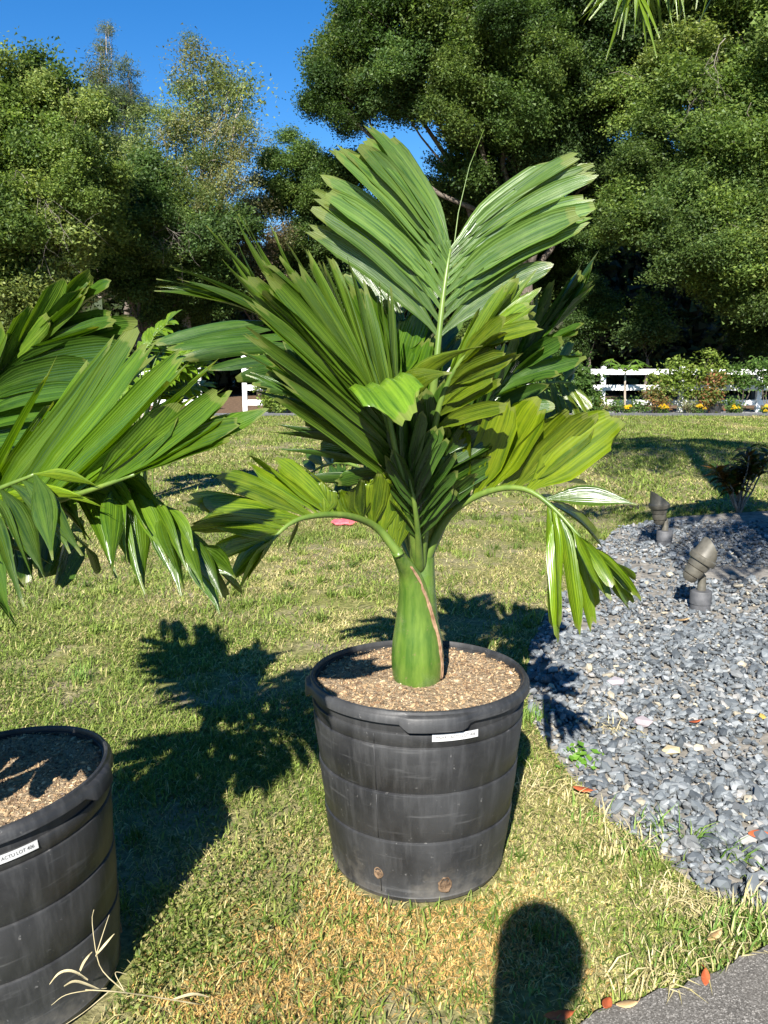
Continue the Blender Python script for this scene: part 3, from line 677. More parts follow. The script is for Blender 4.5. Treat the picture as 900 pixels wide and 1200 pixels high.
frond(palm, Y0, [(492, 672, .0), (490, 628, -.09), (486, 592, -.14), (480, 560, -.16)], [
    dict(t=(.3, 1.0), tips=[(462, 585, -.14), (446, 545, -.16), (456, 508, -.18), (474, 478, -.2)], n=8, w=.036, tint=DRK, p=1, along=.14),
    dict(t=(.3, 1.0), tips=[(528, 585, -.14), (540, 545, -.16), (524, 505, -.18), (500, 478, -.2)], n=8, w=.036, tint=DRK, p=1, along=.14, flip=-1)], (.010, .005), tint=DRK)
# M, N, O: fronds on the far side
frond(palm, Y0, [(492, 672, 0.01), (486, 520, .22), (478, 420, .36), (470, 350, .46)], [
    dict(t=(.4, 1.0), tips=[(410, 400, .35), (402, 340, .45), (420, 290, .5), (455, 275, .52)], n=7, w=.06, tint=MID, b=.05),
    dict(t=(.4, 1.0), tips=[(548, 410, .35), (556, 360, .45), (530, 300, .5), (500, 280, .52)], n=7, w=.06, tint=MID, b=.05, flip=-1)])
frond(palm, Y0, [(492, 672, 0.01), (446, 580, .30), (414, 545, .42), (382, 545, .5), (352, 562, .56)], [
    dict(t=(.4, 1.0), tips=[(430, 500, .45), (395, 515, .52), (362, 530, .6), (335, 565, .65)], n=5, w=.05, tint=DRK, b=.06),
    dict(t=(.5, 1.0), tips=[(405, 575, .3), (375, 580, .36), (350, 580, .44)], n=4, w=.05, tint=DRK, b=.06, flip=-1)], tint=DRK)
frond(palm, Y0, [(492, 672, 0.01), (530, 560, .34), (552, 500, .5), (580, 470, .62), (612, 470, .7)], [
    dict(t=(.4, 1.0), tips=[(520, 470, .6), (550, 440, .7), (590, 440, .8), (630, 465, .85)], n=6, w=.055, tint=MID, b=.06),
    dict(t=(.4, 1.0), tips=[(575, 540, .5), (600, 530, .6), (630, 510, .7)], n=5, w=.055, tint=MID, b=.06, flip=-1)])

# ---- left palm
lpalm = empty('palm_tree', (LEFT[0]-.13, LEFT[1]+.01, .52), 'broad leaved palm reaching in from the left edge, in the left pot', 'palm')
m = MB(); m.tube([(0, 0, z) for z in cz], cr, 24); m.build('crownshaft', M['sheath'], lpalm)
m = MB(); m.tube([(0, 0, z) for z in (-.02, .0, .05, .12, .2, .28, .34)], [.068, .076, .079, .075, .069, .059, .05], 24, cap=False); m.build('sheath', M['sheath'], lpalm)
Y0 = 1.86
B0 = (-62, 690, 0)
frond(lpalm, Y0, [B0, (-55, 570, .02), (-30, 480, .05), (10, 425, .06), (52, 388, .06)], [
    dict(t=(.3, 1.0), tips=[(-60, 430, .0), (-10, 390, .0), (45, 362, .0), (90, 336, -.02), (107, 321, -.02)], n=8, w=.066, tint=LIT, along=.14),
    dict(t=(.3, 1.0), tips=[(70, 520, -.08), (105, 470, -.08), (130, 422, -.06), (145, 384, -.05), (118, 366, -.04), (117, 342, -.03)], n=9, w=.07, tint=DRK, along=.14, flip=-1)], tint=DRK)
frond(lpalm, Y0, [B0, (-35, 620, -.12), (30, 598, -.26), (95, 578, -.38), (158, 556, -.44)], [
    dict(t=(.15, 1.0), tips=[(40, 455, -.14), (110, 425, -.24), (178, 431, -.34), (228, 440, -.40), (238, 455, -.44), (267, 472, -.48), (283, 489, -.50)], n=11, w=.06, tint=(1.3, 1.38, .6), along=.12),
    dict(t=(.97, 1.0), tips=[(280, 500, -.51), (272, 513, -.51)], w=.045, tint=(1.3, 1.35, .7), b=.08),
    dict(t=(.2, .9), tips=[(-10, 520, .1), (50, 500, .16), (110, 500, .2)], n=5, w=.07, tint=DRK, b=.1)], tint=MID)
frond(lpalm, Y0, [B0, (-30, 605, -.12), (40, 560, -.2), (100, 553, -.26), (152, 566, -.30), (200, 602, -.33), (236, 640, -.34)], [
    dict(t=(.30, 1.0), tips=[(85, 660, -.36), (118, 672, -.38), (150, 680, -.40), (162, 660, -.42), (205, 690, -.42), (216, 708, -.42), (262, 706, -.40), (272, 670, -.36)], n=7, w=.072, tint=(1.25, 1.3, .7), b=.16, tip='pt', noise=.03),
    dict(t=(.12, .85), tips=[(60, 600, -.3), (110, 585, -.34), (160, 610, -.38), (205, 640, -.42), (245, 680, -.44)], n=7, w=.05, tint=(1.5, 1.45, .8), b=.14, hint=(0, 0, .6), tip='pt'),
    dict(t=(.35, .98), tips=[(120, 600, -.1), (165, 620, -.12), (210, 650, -.16), (250, 690, -.22), (268, 700, -.28)], n=7, w=.055, tint=MID, b=.16, flip=-1)], tint=MID)
frond(lpalm, Y0, [B0, (-60, 640, -.2), (-20, 585, -.30), (40, 556, -.38)], [
    dict(t=(.6, 1.0), tips=[(112, 585, -.44), (128, 598, -.44), (120, 572, -.42)], w=.026, tint=YEL, b=.10, tip='pt'),
    dict(t=(.5, 1.0), tips=[(-10, 700, -.5), (25, 690, -.5), (60, 660, -.5), (90, 640, -.5)], n=5, w=.05, tint=MID, b=.14, tip='pt')], tint=MID)
frond(lpalm, Y0, [B0, (-75, 640, -.22), (-60, 640, -.34), (-30, 680, -.42)], [
    dict(t=(.5, 1.0), tips=[(40, 692, -.40), (26, 738, -.46), (10, 746, -.48), (-20, 750, -.5)], n=5, w=.05, tint=BLU, b=.16, tip='pt'),
    dict(t=(.5, 1.0), tips=[(-90, 720, -.4), (-60, 750, -.44), (-40, 760, -.48)], n=4, w=.05, tint=MID, b=.16, tip='pt', flip=-1)])
frond(lpalm, Y0, [B0, (-30, 620, .12), (20, 605, .24), (70, 615, .34), (100, 640, .4)], [
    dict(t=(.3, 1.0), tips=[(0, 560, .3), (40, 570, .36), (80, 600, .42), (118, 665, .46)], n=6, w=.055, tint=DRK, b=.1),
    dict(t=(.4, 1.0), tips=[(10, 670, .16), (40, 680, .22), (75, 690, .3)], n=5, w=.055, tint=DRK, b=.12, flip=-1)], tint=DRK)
for k, (ex, ey, dz) in enumerate(((-110, 400, .1), (-140, 330, .05), (-20, 520, .3), (-180, 440, -.25), (-170, 380, .3))):
    frond(lpalm, Y0, [B0, (-62+(ex+62)*.25, 560, dz*.3), (-62+(ex+62)*.6, (560+ey)/2, dz*.7), (ex, ey, dz)], [
        dict(t=(.2, 1.0), tips=[(ex*.5-110, (560+ey)/2+20, dz*.6), (ex-80, ey+10, dz), (ex-30, ey-50, dz)], n=9, w=.07, b=.05),
        dict(t=(.2, 1.0), tips=[(min(ex*.5+20, 30), (560+ey)/2+40, dz*.6), (min(ex+60, 60), ey+30, dz), (ex+25, ey-45, dz)], n=9, w=.07, b=.05, flip=-1)])
for k, (ex, ey, dz) in enumerate(((-150, 830, -.42), (-110, 770, -.30), (-230, 760, -.25), (-130, 700, -.5))):
    frond(lpalm, Y0, [B0, (-80, 640, dz*.3), (-62+(ex+62)*.6, (640+ey)/2-30, dz*.7), (ex, ey, dz)], [
        dict(t=(.25, 1.0), tips=[(ex-60, ey-140, dz*.6), (ex-90, ey-40, dz), (ex-40, ey+60, dz)], n=7, w=.07, b=.08),
        dict(t=(.25, 1.0), tips=[(min(ex+90, -45), ey-120, dz*.6), (min(ex+90, -40), ey-20, dz), (min(ex+50, -50), ey+60, dz)], n=7, w=.07, b=.08, flip=-1)])
# fronds on the far left, outside the frame but over the lawn's shadow
for k, (dx, dy) in enumerate(((-150, .25), (-190, -.1), (-110, .5))):
    frond(lpalm, Y0, [B0, (-62+dx*.2, 540, dy*.4), (-62+dx*.6, 450, dy*.8), (-62+dx*1.1, 420+k*20, dy*1.1)], [
        dict(t=(.35, 1.0), tips=[(-62+dx*.4, 380, dy*.9), (-62+dx, 340, dy*1.2), (-62+dx*1.5, 370, dy*1.4)], n=7, w=.06, b=.06),
        dict(t=(.35, 1.0), tips=[(-62+dx*.9, 540, dy*.6), (-62+dx*1.3, 500, dy), (-62+dx*1.6, 440, dy*1.3)], n=7, w=.06, b=.06, flip=-1)])
frond(lpalm, Y0, [B0, (-50, 540, .12), (-40, 470, .25), (-20, 420, .36)], [
    dict(t=(.4, 1.0), tips=[(-100, 450, .2), (-90, 400, .3), (-60, 370, .35), (-30, 350, .4)], n=7, w=.06, b=.05),
    dict(t=(.5, .9), tips=[(40, 470, .35), (60, 430, .4)], n=3, w=.06, b=.05, flip=-1)])

# ---------------------------------------------------------------- trees and shrubs
def leaf_quads(C, nrm, size, asp, col, rr):
    """C (n,3) centres, nrm (n,3) leaf normals; four-cornered pointed leaves"""
    n = len(C); a = rr.normal(0, 1, (n, 3)); a -= nrm*(a*nrm).sum(1)[:, None]; a /= np.linalg.norm(a, axis=1)[:, None]+1e-9
    b = np.cross(nrm, a); L = size[:, None]; V = np.stack([C-a*L*.5, C+b*L*asp*.5-a*L*.05, C+a*L*.5-nrm*L*.12, C-b*L*asp*.5-a*L*.05], 1)
    return V.reshape(-1, 3), 4*np.arange(n)[:, None]+np.arange(4), np.repeat(col[:, None], 4, 1).reshape(-1, 3)
def leaf_tris(C, nrm, size, asp, col, rr):
    """far leaves, a few pixels each: one pointed triangle per leaf"""
    n = len(C); a = rr.normal(0, 1, (n, 3)); a -= nrm*(a*nrm).sum(1)[:, None]; a /= np.linalg.norm(a, axis=1)[:, None]+1e-9
    b = np.cross(nrm, a); L = size[:, None]; V = np.stack([C+b*L*asp*.62-a*L*.45, C+a*L*.62, C-b*L*asp*.62-a*L*.35], 1)
    return V.reshape(-1, 3), 3*np.arange(n)[:, None]+np.arange(3), np.repeat(col[:, None], 3, 1).reshape(-1, 3)
def cloud(lobes, per_m2, size, pal, rr, sig=.30, flat=.82, asp=.55, shell=.45, per_clump=26, up=.7, tri=False, ground=True):
    """leaf clumps filling uneven lobes: (centre, radius)"""
    Cs, Ns, Ss, Cl = [], [], [], []; pal = np.asarray(pal)
    for c, r in lobes:
        n = int(per_m2*4*math.pi*r*r/per_clump); d = rr.normal(0, 1, (n, 3)); d /= np.linalg.norm(d, axis=1)[:, None]
        rad = r*(shell+(1-shell)*rr.random(n)**.7)*(.78+.5*fbm(d[:, 0]*2.1+c[0]*3+d[:, 2]*1.7, d[:, 1]*2.1+c[2]*3+d[:, 2]*2.3, 3))
        cc = c+d*rad[:, None]*np.array((1, 1, flat)); tone = rr.uniform(.7, 1.3, n); pc = rr.integers(0, len(pal), n); sg = sig*rr.uniform(.5, 1.3, n)
        k = np.repeat(np.arange(n), per_clump); q = rr.normal(0, 1, (len(k), 3))*np.array((1, 1, .7)); pts = cc[k]+q*sg[k][:, None]
        nr = d[k]*.45+rr.normal(0, .75, (len(k), 3))+np.array((0, 0, up)); nr /= np.linalg.norm(nr, axis=1)[:, None]
        mixp = np.where((rr.random(len(k)) < .7)[:, None], pal[pc[k]], pal[rr.integers(0, len(pal), len(k))])
        Cs.append(pts); Ns.append(nr); Ss.append(size*rr.uniform(.6, 1.35, len(k))); Cl.append(mixp*(tone[k]*rr.uniform(.8, 1.2, len(k)))[:, None])
    C = np.concatenate(Cs); ok = (C[:, 2] > .05) | (not ground)
    return (leaf_tris if tri else leaf_quads)(C[ok], np.concatenate(Ns)[ok], np.concatenate(Ss)[ok], asp, np.concatenate(Cl)[ok], rr)
def limb(m, a, b, ra, rb, rr, wig=.08, n=7, sides=7):
    a = np.asarray(a, float); b = np.asarray(b, float); L = np.linalg.norm(b-a); pts = [a+(b-a)*t for t in np.linspace(0, 1, n)]
    o = np.zeros(3)
    for i in range(1, n-1): o = o*.5+rr.normal(0, wig*L/n*2, 3); pts[i] = pts[i]+o+np.array((0, 0, .06*L*math.sin(math.pi*i/(n-1))))
    m.tube(pts, list(np.linspace(ra, rb, n)), sides); return pts
LUMP_R = (.45, .9, 1.5, 2.1); LUMPS = {}
def lump(cls, kind, k):
    """one mass of leaves of a given radius; crowns share these meshes"""
    if (cls, kind, k) in LUMPS: return LUMPS[(cls, kind, k)]
    rr = np.random.default_rng(int(cls*1000)+k*7+len(kind)); sub = [] if kind == 'airy' else [(np.zeros(3), cls*.5)]
    for q in range(26 if kind != 'airy' else 18):
        d = rr.normal(0, 1, 3); d /= np.linalg.norm(d); sub.append((d*cls*rr.uniform(.45, 1.0), cls*rr.uniform(.10, .38)))
    size, per, sg, asp = dict(oak=(.086, 540, .20, .55), airy=(.086, 300, .24, .42), needle=(.10, 330, .14, .2))[kind]
    v, f, c = cloud(sub, per, size, [(.8, .82, .8), (1.0, 1.0, 1.0), (1.2, 1.14, 1.1), (.65, .72, .75), (1.35, 1.2, 1.1)], rr, sg, asp=asp, shell=.15, per_clump=22, tri=True, ground=False)
    me = bigmesh(v, f, 3, c); me.materials.append(M['crown']); LUMPS[(cls, kind, k)] = me
    return me
def tree(name, label, base, lobes_px, pal, seed, per_m2=430, size=.112, tr=.28, mat='bark', sig=.26, fork=.45, limbs=3, asp=.55, shell=.45, group='trees behind the fence', twigs=True, kind='oak'):
    rr = np.random.default_rng(seed); base = np.array((base[0], base[1], 0.0))
    lob = [(P(x, y, Y), r) for x, y, Y, r in lobes_px]; root = empty(name, base, label, 'tree', group)
    small = [(c+(lambda d: d/np.linalg.norm(d)*r*rr.uniform(.85, 1.15))(rr.normal(0, 1, 3)*np.array((1, 1, .9))), r*rr.uniform(.25, .4)) for c, r in lob for _ in range(3) if r > .8]
    cen = np.mean([c for c, r in lob], 0); top = max(c[2] for c, r in lob)
    m = MB(); fk = base+(cen-base)*np.array((fork*.8, fork*.8, fork)); fk[2] = max(1.4, cen[2]*fork)
    pts = limb(m, base-base, fk-base, tr, tr*.72, rr, .05, 8, 10); m.build('trunk', M[mat], root)
    for i, (c, r) in enumerate(lob):
        m = MB(); s = np.array(pts[-1 if i % 2 else -2]); e = c-base; lim = limb(m, s, e, tr*.42*min(1, r/1.6), tr*.10, rr, .10, 8)
        for k in range(limbs):
            j = int(rr.integers(3, 7)); d = rr.normal(0, 1, 3); d /= np.linalg.norm(d); d[2] = abs(d[2])*.6
            l2 = limb(m, lim[j], e+d*r*rr.uniform(.6, .95), tr*.14, tr*.03, rr, .12, 6, 5)
            if twigs: limb(m, l2[3], l2[3]+(l2[5]-l2[3])*.7+rr.normal(0, .35*r, 3), tr*.06, tr*.02, rr, .12, 5, 4)
        m.build('limb', M[mat], root)
    pal = np.array(pal)
    for c, r in lob+small:
        cls = min(LUMP_R, key=lambda q: abs(math.log(q/r))); key = (cls, kind); k = int(rr.integers(0, 3))
        o = bpy.data.objects.new('crown', lump(cls, kind, k)); COL.objects.link(o); o.parent = root; o.location = tuple(c-base); q = r/cls
        o.scale = (q*rr.uniform(.92, 1.1), q*rr.uniform(.92, 1.1), q*rr.uniform(.8, .98)); o.rotation_euler = (rr.normal(0, .25), rr.normal(0, .25), rr.uniform(0, 6.28))
        t = pal[int(rr.integers(0, len(pal)))]*rr.uniform(.85, 1.15); o.color = (*t, 1)
    return root
OAK = [(.058, .105, .024), (.078, .13, .03), (.045, .084, .022), (.10, .15, .036), (.065, .112, .034)]
OAKL = [(.105, .16, .036), (.135, .195, .045), (.085, .135, .034), (.17, .22, .06)]
EUC = [(.16, .21, .07), (.20, .245, .085), (.13, .18, .06), (.24, .27, .11), (.21, .22, .10)]
tree('oak_tree', 'largest dark green oak filling the sky right of centre', (5.6, 31), [
    (410, 62, 28.5, 1.35), (392, 112, 28.5, 1.2), (440, 28, 28, 1.6), (468, 92, 28, 1.5), (508, 40, 28, 1.7), (530, 112, 28, 1.5), (562, 40, 28, 2), (602, 105, 28, 2.1), (640, 30, 28, 2.2),
    (565, 190, 30, 1.7), (522, 228, 31, 1.5), (660, 140, 29, 2.1), (705, 80, 28, 2.1), (625, 215, 31, 2.0), (695, 225, 31, 2.0), (480, -40, 28, 1.8), (580, -50, 28, 2.2), (690, -50, 28, 2.4), (650, 300, 33, 1.9), (560, 300, 33, 1.8)], OAK, 21, tr=.34)
tree('oak_tree', 'bright leaved oak reaching in from the right edge', (13.5, 27.5), [
    (832, 60, 26, 1.7), (790, 20, 27, 1.7), (884, 36, 26, 1.9), (764, 112, 27, 1.5), (850, 128, 25, 1.6), (893, 190, 24, 1.7), (822, 202, 24.5, 1.4), (772, 186, 25.5, 1.2), (742, 248, 25.5, 1.0),
    (800, 276, 24, 1.3), (862, 262, 24, 1.5), (902, 318, 24, 1.4), (948, 200, 24, 2.0), (950, 80, 25, 2.2), (852, 328, 25, 1.0), (820, -50, 26, 2.2), (920, -40, 26, 2.2), (960, 330, 23.5, 1.6)], OAKL, 22, tr=.32)
tree('oak_tree', 'smaller rounded oak in the gap of blue sky at centre', (-2.4, 33), [
    (352, 196, 31, 1.2), (386, 208, 31, 1.2), (330, 238, 31, 1.0), (402, 256, 31.5, 1.4), (352, 290, 31.5, 1.2), (420, 205, 31, 1.0), (310, 330, 32, 1.3), (375, 350, 32, 1.6), (440, 320, 32, 1.6), (480, 260, 32, 1.3)], OAK, 23, tr=.22)
tree('broadleaf_tree', 'dense broadleaf tree at the left picture edge', (-12.0, 24.5), [
    (8, 118, 23.5, 1.2), (48, 112, 23.5, 1.0), (88, 150, 23.5, 1.0), (30, 182, 23, 1.4), (82, 212, 23, 1.2), (118, 222, 24, .9), (8, 260, 22.5, 1.4), (62, 275, 23, 1.1), (14, 340, 22.5, 1.1), (-40, 190, 22.5, 1.8), (104, 266, 24.5, 1.0), (-50, 300, 22.5, 1.7), (-40, 110, 23, 1.4)], OAKL, 24, tr=.27)
tree('eucalyptus_tree', 'tall open pale green tree with light bark', (-7.0, 29.5), [
    (236, 88, 28.5, .95), (268, 106, 28.5, .8), (214, 126, 28.5, 1.0), (186, 150, 28.5, 1.0), (254, 158, 28.5, 1.0), (288, 160, 28.5, .7), (230, 200, 28.5, 1.2), (190, 208, 28.5, 1.1), (270, 214, 28.5, .9), (160, 186, 28.5, .95), (282, 118, 28.5, .6), (245, 240, 28.5, .9)], EUC, 25, per_m2=230, tr=.20, mat='pale_bark', sig=.26, shell=.1, kind='airy')
tree('conifer_tree', 'thin feathery conifer poking above the left trees', (-11.5, 34), [
    (124, 34, 33.5, .30), (121, 58, 33.5, .42), (118, 84, 33.5, .55), (112, 112, 33.5, .65), (126, 128, 33.5, .7)], [(.13, .15, .07), (.16, .17, .09), (.11, .13, .06)], 26, per_m2=170, size=.13, tr=.12, mat='pale_bark', sig=.2, asp=.25, shell=.1, fork=.8, kind='needle')
tree('conifer_tree', 'short blue green conifer beside the thin feathery one', (-10.3, 33.5), [
    (150, 84, 33, .55), (150, 112, 33, .75), (146, 142, 33, .9), (136, 170, 33, .9)], [(.075, .10, .06), (.09, .12, .07)], 27, per_m2=230, size=.13, tr=.14, sig=.24, asp=.3, shell=.2, fork=.7, kind='needle')
tree('broadleaf_tree', 'mid green tree below the pale eucalyptus', (-8.4, 28.5), [
    (150, 258, 27, 1.3), (202, 276, 27.5, 1.25), (250, 276, 28, 1.1), (130, 306, 27, 1.1), (182, 330, 28, 1.3), (240, 330, 28.5, 1.2), (160, 215, 27.5, 1.1), (118, 250, 27, 1.0), (205, 375, 29.5, 1.2)], OAK, 28, tr=.22)
tree('casuarina_tree', 'soft brownish green tree with wispy foliage left of the sky gap', (-4.6, 31), [
    (296, 245, 30, .9), (276, 284, 30, 1.0), (312, 282, 30, .9), (266, 330, 30.5, 1.1), (300, 340, 30.5, 1.0)], [(.15, .145, .07), (.12, .125, .055), (.17, .14, .085)], 29, per_m2=230, size=.13, tr=.15, sig=.3, asp=.3, shell=.15, kind='airy')
# understorey that keeps the wood dark behind the fence
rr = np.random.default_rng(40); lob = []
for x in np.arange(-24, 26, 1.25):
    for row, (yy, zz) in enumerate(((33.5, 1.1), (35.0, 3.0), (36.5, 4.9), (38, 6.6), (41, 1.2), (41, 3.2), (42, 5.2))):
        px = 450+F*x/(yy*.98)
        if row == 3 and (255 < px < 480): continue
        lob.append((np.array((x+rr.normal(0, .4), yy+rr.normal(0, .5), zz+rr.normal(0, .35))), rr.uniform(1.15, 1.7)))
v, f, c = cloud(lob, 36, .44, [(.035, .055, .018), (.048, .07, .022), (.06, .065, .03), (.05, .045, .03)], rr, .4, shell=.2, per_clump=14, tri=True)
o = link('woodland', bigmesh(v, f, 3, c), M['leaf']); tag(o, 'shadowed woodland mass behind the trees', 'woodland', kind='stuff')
# a few slim understorey trees in front of the dark wood
for i, (px, Y, lab, lobs) in enumerate((
    (758, 27, 'slim shaded sapling with a few lit leaves behind the right fence', [(748, 392, 27, .55), (775, 388, 27, .45), (760, 365, 27.3, .5)]),
    (885, 28, 'shaded sapling behind the fence at the right edge', [(880, 395, 28, .7), (905, 380, 28, .8), (868, 372, 28.5, .6), (895, 350, 28.5, .8)]),
    (690, 29, 'dim shaded sapling behind the right end of the palm', [(680, 390, 29, .7), (706, 372, 29, .8), (690, 345, 29, .7)]),
    (60, 25.5, 'low leafy sapling under the left edge tree', [(30, 372, 25, .8), (70, 385, 25.5, .7), (5, 395, 25, .9)]),
    (585, 29.5, 'dim sapling between the central palm and the wood', [(575, 345, 29.5, .8), (600, 375, 29.5, .8), (560, 385, 29.5, .8)]))):
    b = P(px, 430, Y); tree('sapling', lab, (b[0], Y), lobs, OAK, 60+i, per_m2=190, size=.15, tr=.06, fork=.5, limbs=2, sig=.26, shell=.2, group='saplings under the trees')
# pale bare branches
def bare(name, label, start, end, seed, n=9, spread=1.3, rad=.02, sag=-.25):
    rr = np.random.default_rng(seed); s = np.array(start); e = np.array(end); o = s.copy(); root = MB()
    main = limb(root, s-o, e-o, rad, rad*.35, rr, .12, 9, 6)
    for k in range(n):
        j = int(rr.integers(2, 8)); d = (e-s)/np.linalg.norm(e-s)*rr.uniform(.2, .9)+rr.normal(0, .55, 3)+np.array((0, 0, sag)); l = limb(root, main[j], main[j]+d*spread*rr.uniform(.5, 1.1), rad*.45, rad*.12, rr, .16, 6, 4)
        for q in range(3):
            d2 = rr.normal(0, .5, 3)+np.array((0, 0, sag)); i2 = int(rr.integers(2, 5)); limb(root, l[i2], l[i2]+d2*spread*.45, rad*.2, rad*.08, rr, .18, 5, 4)
    ob = root.build(name, M['twig'], None, loc=tuple(o)); return tag(ob, label, 'branch')
bare('bare_branch', 'tangle of pale bare twigs at the left edge tree', P(20, 200, 22.2), P(85, 285, 22), 70, 10, 1.4, .014)
bare('bare_branch', 'pale bare branch hanging over the dark gap on the left', P(95, 225, 23.2), P(75, 310, 22.8), 71, 9, 1.2, .013)
bare('bare_branch', 'pale dead branches below the eucalyptus', P(150, 225, 26.6), P(215, 285, 26.2), 72, 11, 1.6, .014)
bare('bare_branch', 'white dead twig cluster in the top right oak', P(850, 45, 24.4), P(815, 110, 24), 73, 12, 1.1, .014)

# ---------------------------------------------------------------- white rail fence
def fence(label, x0, x1, posts):
    root = empty('rail_fence', ((x0+x1)/2, FY, 0), label, 'fence'); ox = (x0+x1)/2
    for x in posts:
        hp = 1.48 if x == posts[0] and len(posts) > 4 else 1.20
        MB().box((x-ox, 0, hp/2), (.125, .125, hp)).build('post', M['white'], root, False, bevel=.008)
    for z in (1.08, .66, .26):
        e = sorted(posts)
        for a, b in zip(e[:-1], e[1:]):
            MB().box(((a+b)/2-ox, -.001*0, z), (b-a-.127, .045, .15)).build('rail', M['white'], root, False, bevel=.005)
    for x in posts:
        hp = 1.482 if x == posts[0] and len(posts) > 4 else 1.202
        MB().add([(x-ox-.07, -.07, hp), (x-ox+.07, -.07, hp), (x-ox+.07, .07, hp), (x-ox-.07, .07, hp), (x-ox, 0, hp+.04)], [(0, 1, 4), (1, 2, 4), (2, 3, 4), (3, 0, 4), (3, 2, 1, 0)]).build('post_cap', M['white'], root, False)
xr = lambda px: P(px, 460, FY)[0]
fence('white three rail fence running behind the palm to the right edge', xr(287), xr(1070), [xr(p) for p in (287, 347, 437, 527, 617, 706, 798, 889, 980, 1070)])
fence('short white rail fence piece left of the mulch path', xr(140), xr(234), [xr(p) for p in (140, 234)])

# ---------------------------------------------------------------- planting along the fence
def bush(name, label, base, lobes, pal, seed, per_m2=900, size=.08, sig=.10, cat='shrub', asp=.6, stems=5, group=None, rad=.012, parent_parts=True, per_clump=16, shell=.35):
    rr = np.random.default_rng(seed); base = np.array((base[0], base[1], 0.0)); root = empty(name, base, label, cat, group)
    lob = [(np.array(c)-base, r) for c, r in lobes]
    for k in range(stems):
        c, r = lob[k % len(lob)]; m = MB(); limb(m, rr.normal(0, .03, 3)*np.array((1, 1, 0)), c+rr.normal(0, r*.3, 3), rad, rad*.4, rr, .08, 6, 5); m.build('stem', M['bark'], root)
    v, f, c = cloud(lob, per_m2, size, pal, rr, sig, asp=asp, shell=shell, per_clump=per_clump); link('foliage', bigmesh(v, f, 4, c), M['leaf'], root)
    return root
BRT = [(.13, .19, .03), (.17, .23, .04), (.10, .15, .025), (.20, .25, .05)]
GRN = [(.07, .13, .03), (.10, .17, .035), (.055, .10, .025)]
pl = lambda px, py, r, Y=FY-.75: (P(px, py, Y), r)
bush('clusia_shrub', 'bright yellow green rounded shrub behind the left palm leaves, by the fence', (P(340, 480, FY-.5)[0], FY-.6), [pl(312, 440, .42), (P(312, 425, FY-.6), .3), pl(345, 452, .5), pl(375, 462, .5), pl(395, 472, .35), pl(325, 468, .4)], BRT, 80, size=.10, per_m2=620)
bush('green_shrub', 'tall bushy green shrub right of the central palm, covering the fence', (P(662, 480, FY-.8)[0], FY-.8), [pl(650, 430, .5), pl(668, 448, .62), pl(684, 470, .5), pl(640, 470, .6), pl(655, 455, .6)], GRN, 81, size=.10, per_m2=800)
bush('vine_shrub', 'sprawling lime green shrub climbing over the right fence', (P(815, 482, FY-.6)[0], FY-.6), [pl(775, 447, .36), pl(795, 432, .36), pl(815, 440, .42), pl(838, 430, .3), pl(832, 415, .18), pl(800, 455, .3), pl(850, 447, .25), pl(790, 445, .3)], BRT, 82, size=.09, per_m2=260)
bush('reddish_shrub', 'small reddish green shrub left of the lime green vine shrub', (P(770, 484, FY-.95)[0], FY-.95), [pl(768, 462, .26, FY-.95), pl(775, 475, .22, FY-.95)], [(.17, .14, .04), (.12, .15, .04), (.22, .12, .05)], 83, size=.07, per_m2=800)
bush('thin_sapling', 'thin leafy sapling against the fence near the right edge', (P(868, 482, FY-.8)[0], FY-.8), [pl(868, 443, .25), pl(885, 430, .2), pl(860, 432, .2), pl(875, 450, .18)], GRN, 84, size=.09, per_m2=420, stems=3)
bush('thin_sapling', 'thin twiggy sapling cut by the right edge', (P(898, 484, FY-.85)[0], FY-.85), [pl(898, 448, .28), pl(905, 435, .3), pl(890, 425, .22)], GRN, 85, size=.09, per_m2=420, stems=3)
for i, (px, lab) in enumerate(((722, 'low dark plant at the foot of the slim papaya'), (748, 'low dark plant between papaya and reddish shrub'), (858, 'small dark green plant right of the black potted shrub'), (808, 'low pale leaved plant under the lime green shrub'), (700, 'low yellowish plant at the fence post right of the palm'))):
    bush('low_plant', lab, (P(px, 484, FY-.9)[0], FY-.9), [pl(px, 474, .16+.02*(i % 3), FY-.9), pl(px+4, 479, .14, FY-.9)], [GRN, GRN, GRN, [(.25, .25, .14), (.16, .18, .08)], [(.22, .23, .06), (.15, .17, .04)]][i], 86+i, size=.06, per_m2=900, stems=3, cat='plant', group='low plants along the fence')
# papaya: slim pale trunk with a tuft of lobed leaves
px_b = P(731, 484, FY-.9); pp = empty('papaya_tree', (px_b[0], FY-.9, 0), 'slim young papaya with pale trunk before the white fence', 'tree')
m = MB(); m.tube([(.02, 0, 0), (.01, 0, .4), (-.01, 0, .8), (-.02, 0, 1.12)], [.035, .03, .026, .02], 8); m.build('trunk', M['pale_bark'], pp)
rr = np.random.default_rng(95)
for k in range(11):
    az = k*2.4; d = np.array((math.cos(az), math.sin(az), 0)); el = rr.uniform(-.15, .9); tipp = np.array((-.02, 0, 1.1))+d*rr.uniform(.28, .46)+np.array((0, 0, .12+.25*el))
    m = MB(); m.tube([(-.02, 0, 1.1), (np.array((-.02, 0, 1.1))+tipp)/2+np.array((0, 0, .05)), tipp], [.01, .008, .006], 5); pt = m.build('petiole', M['rachis'], pp)
    vs = [tipp]; fs = []; nl = 9
    for j in range(nl*2+1):
        a = az+math.pi*1.75*(j/(nl*2)-.5); r = .26 if j % 2 else .10; vs.append(tipp+np.array((math.cos(a)*r, math.sin(a)*r, -.10*(r/.26)+rr.normal(0, .02))))
    for j in range(nl*2): fs.append((0, 1+j, 2+j))
    lf = link('leaf', mesh(vs, fs, False, [(0, 0)]*len(vs)), M['palm'], pt); lf.color = (2, 1.9, 2.2, 1)
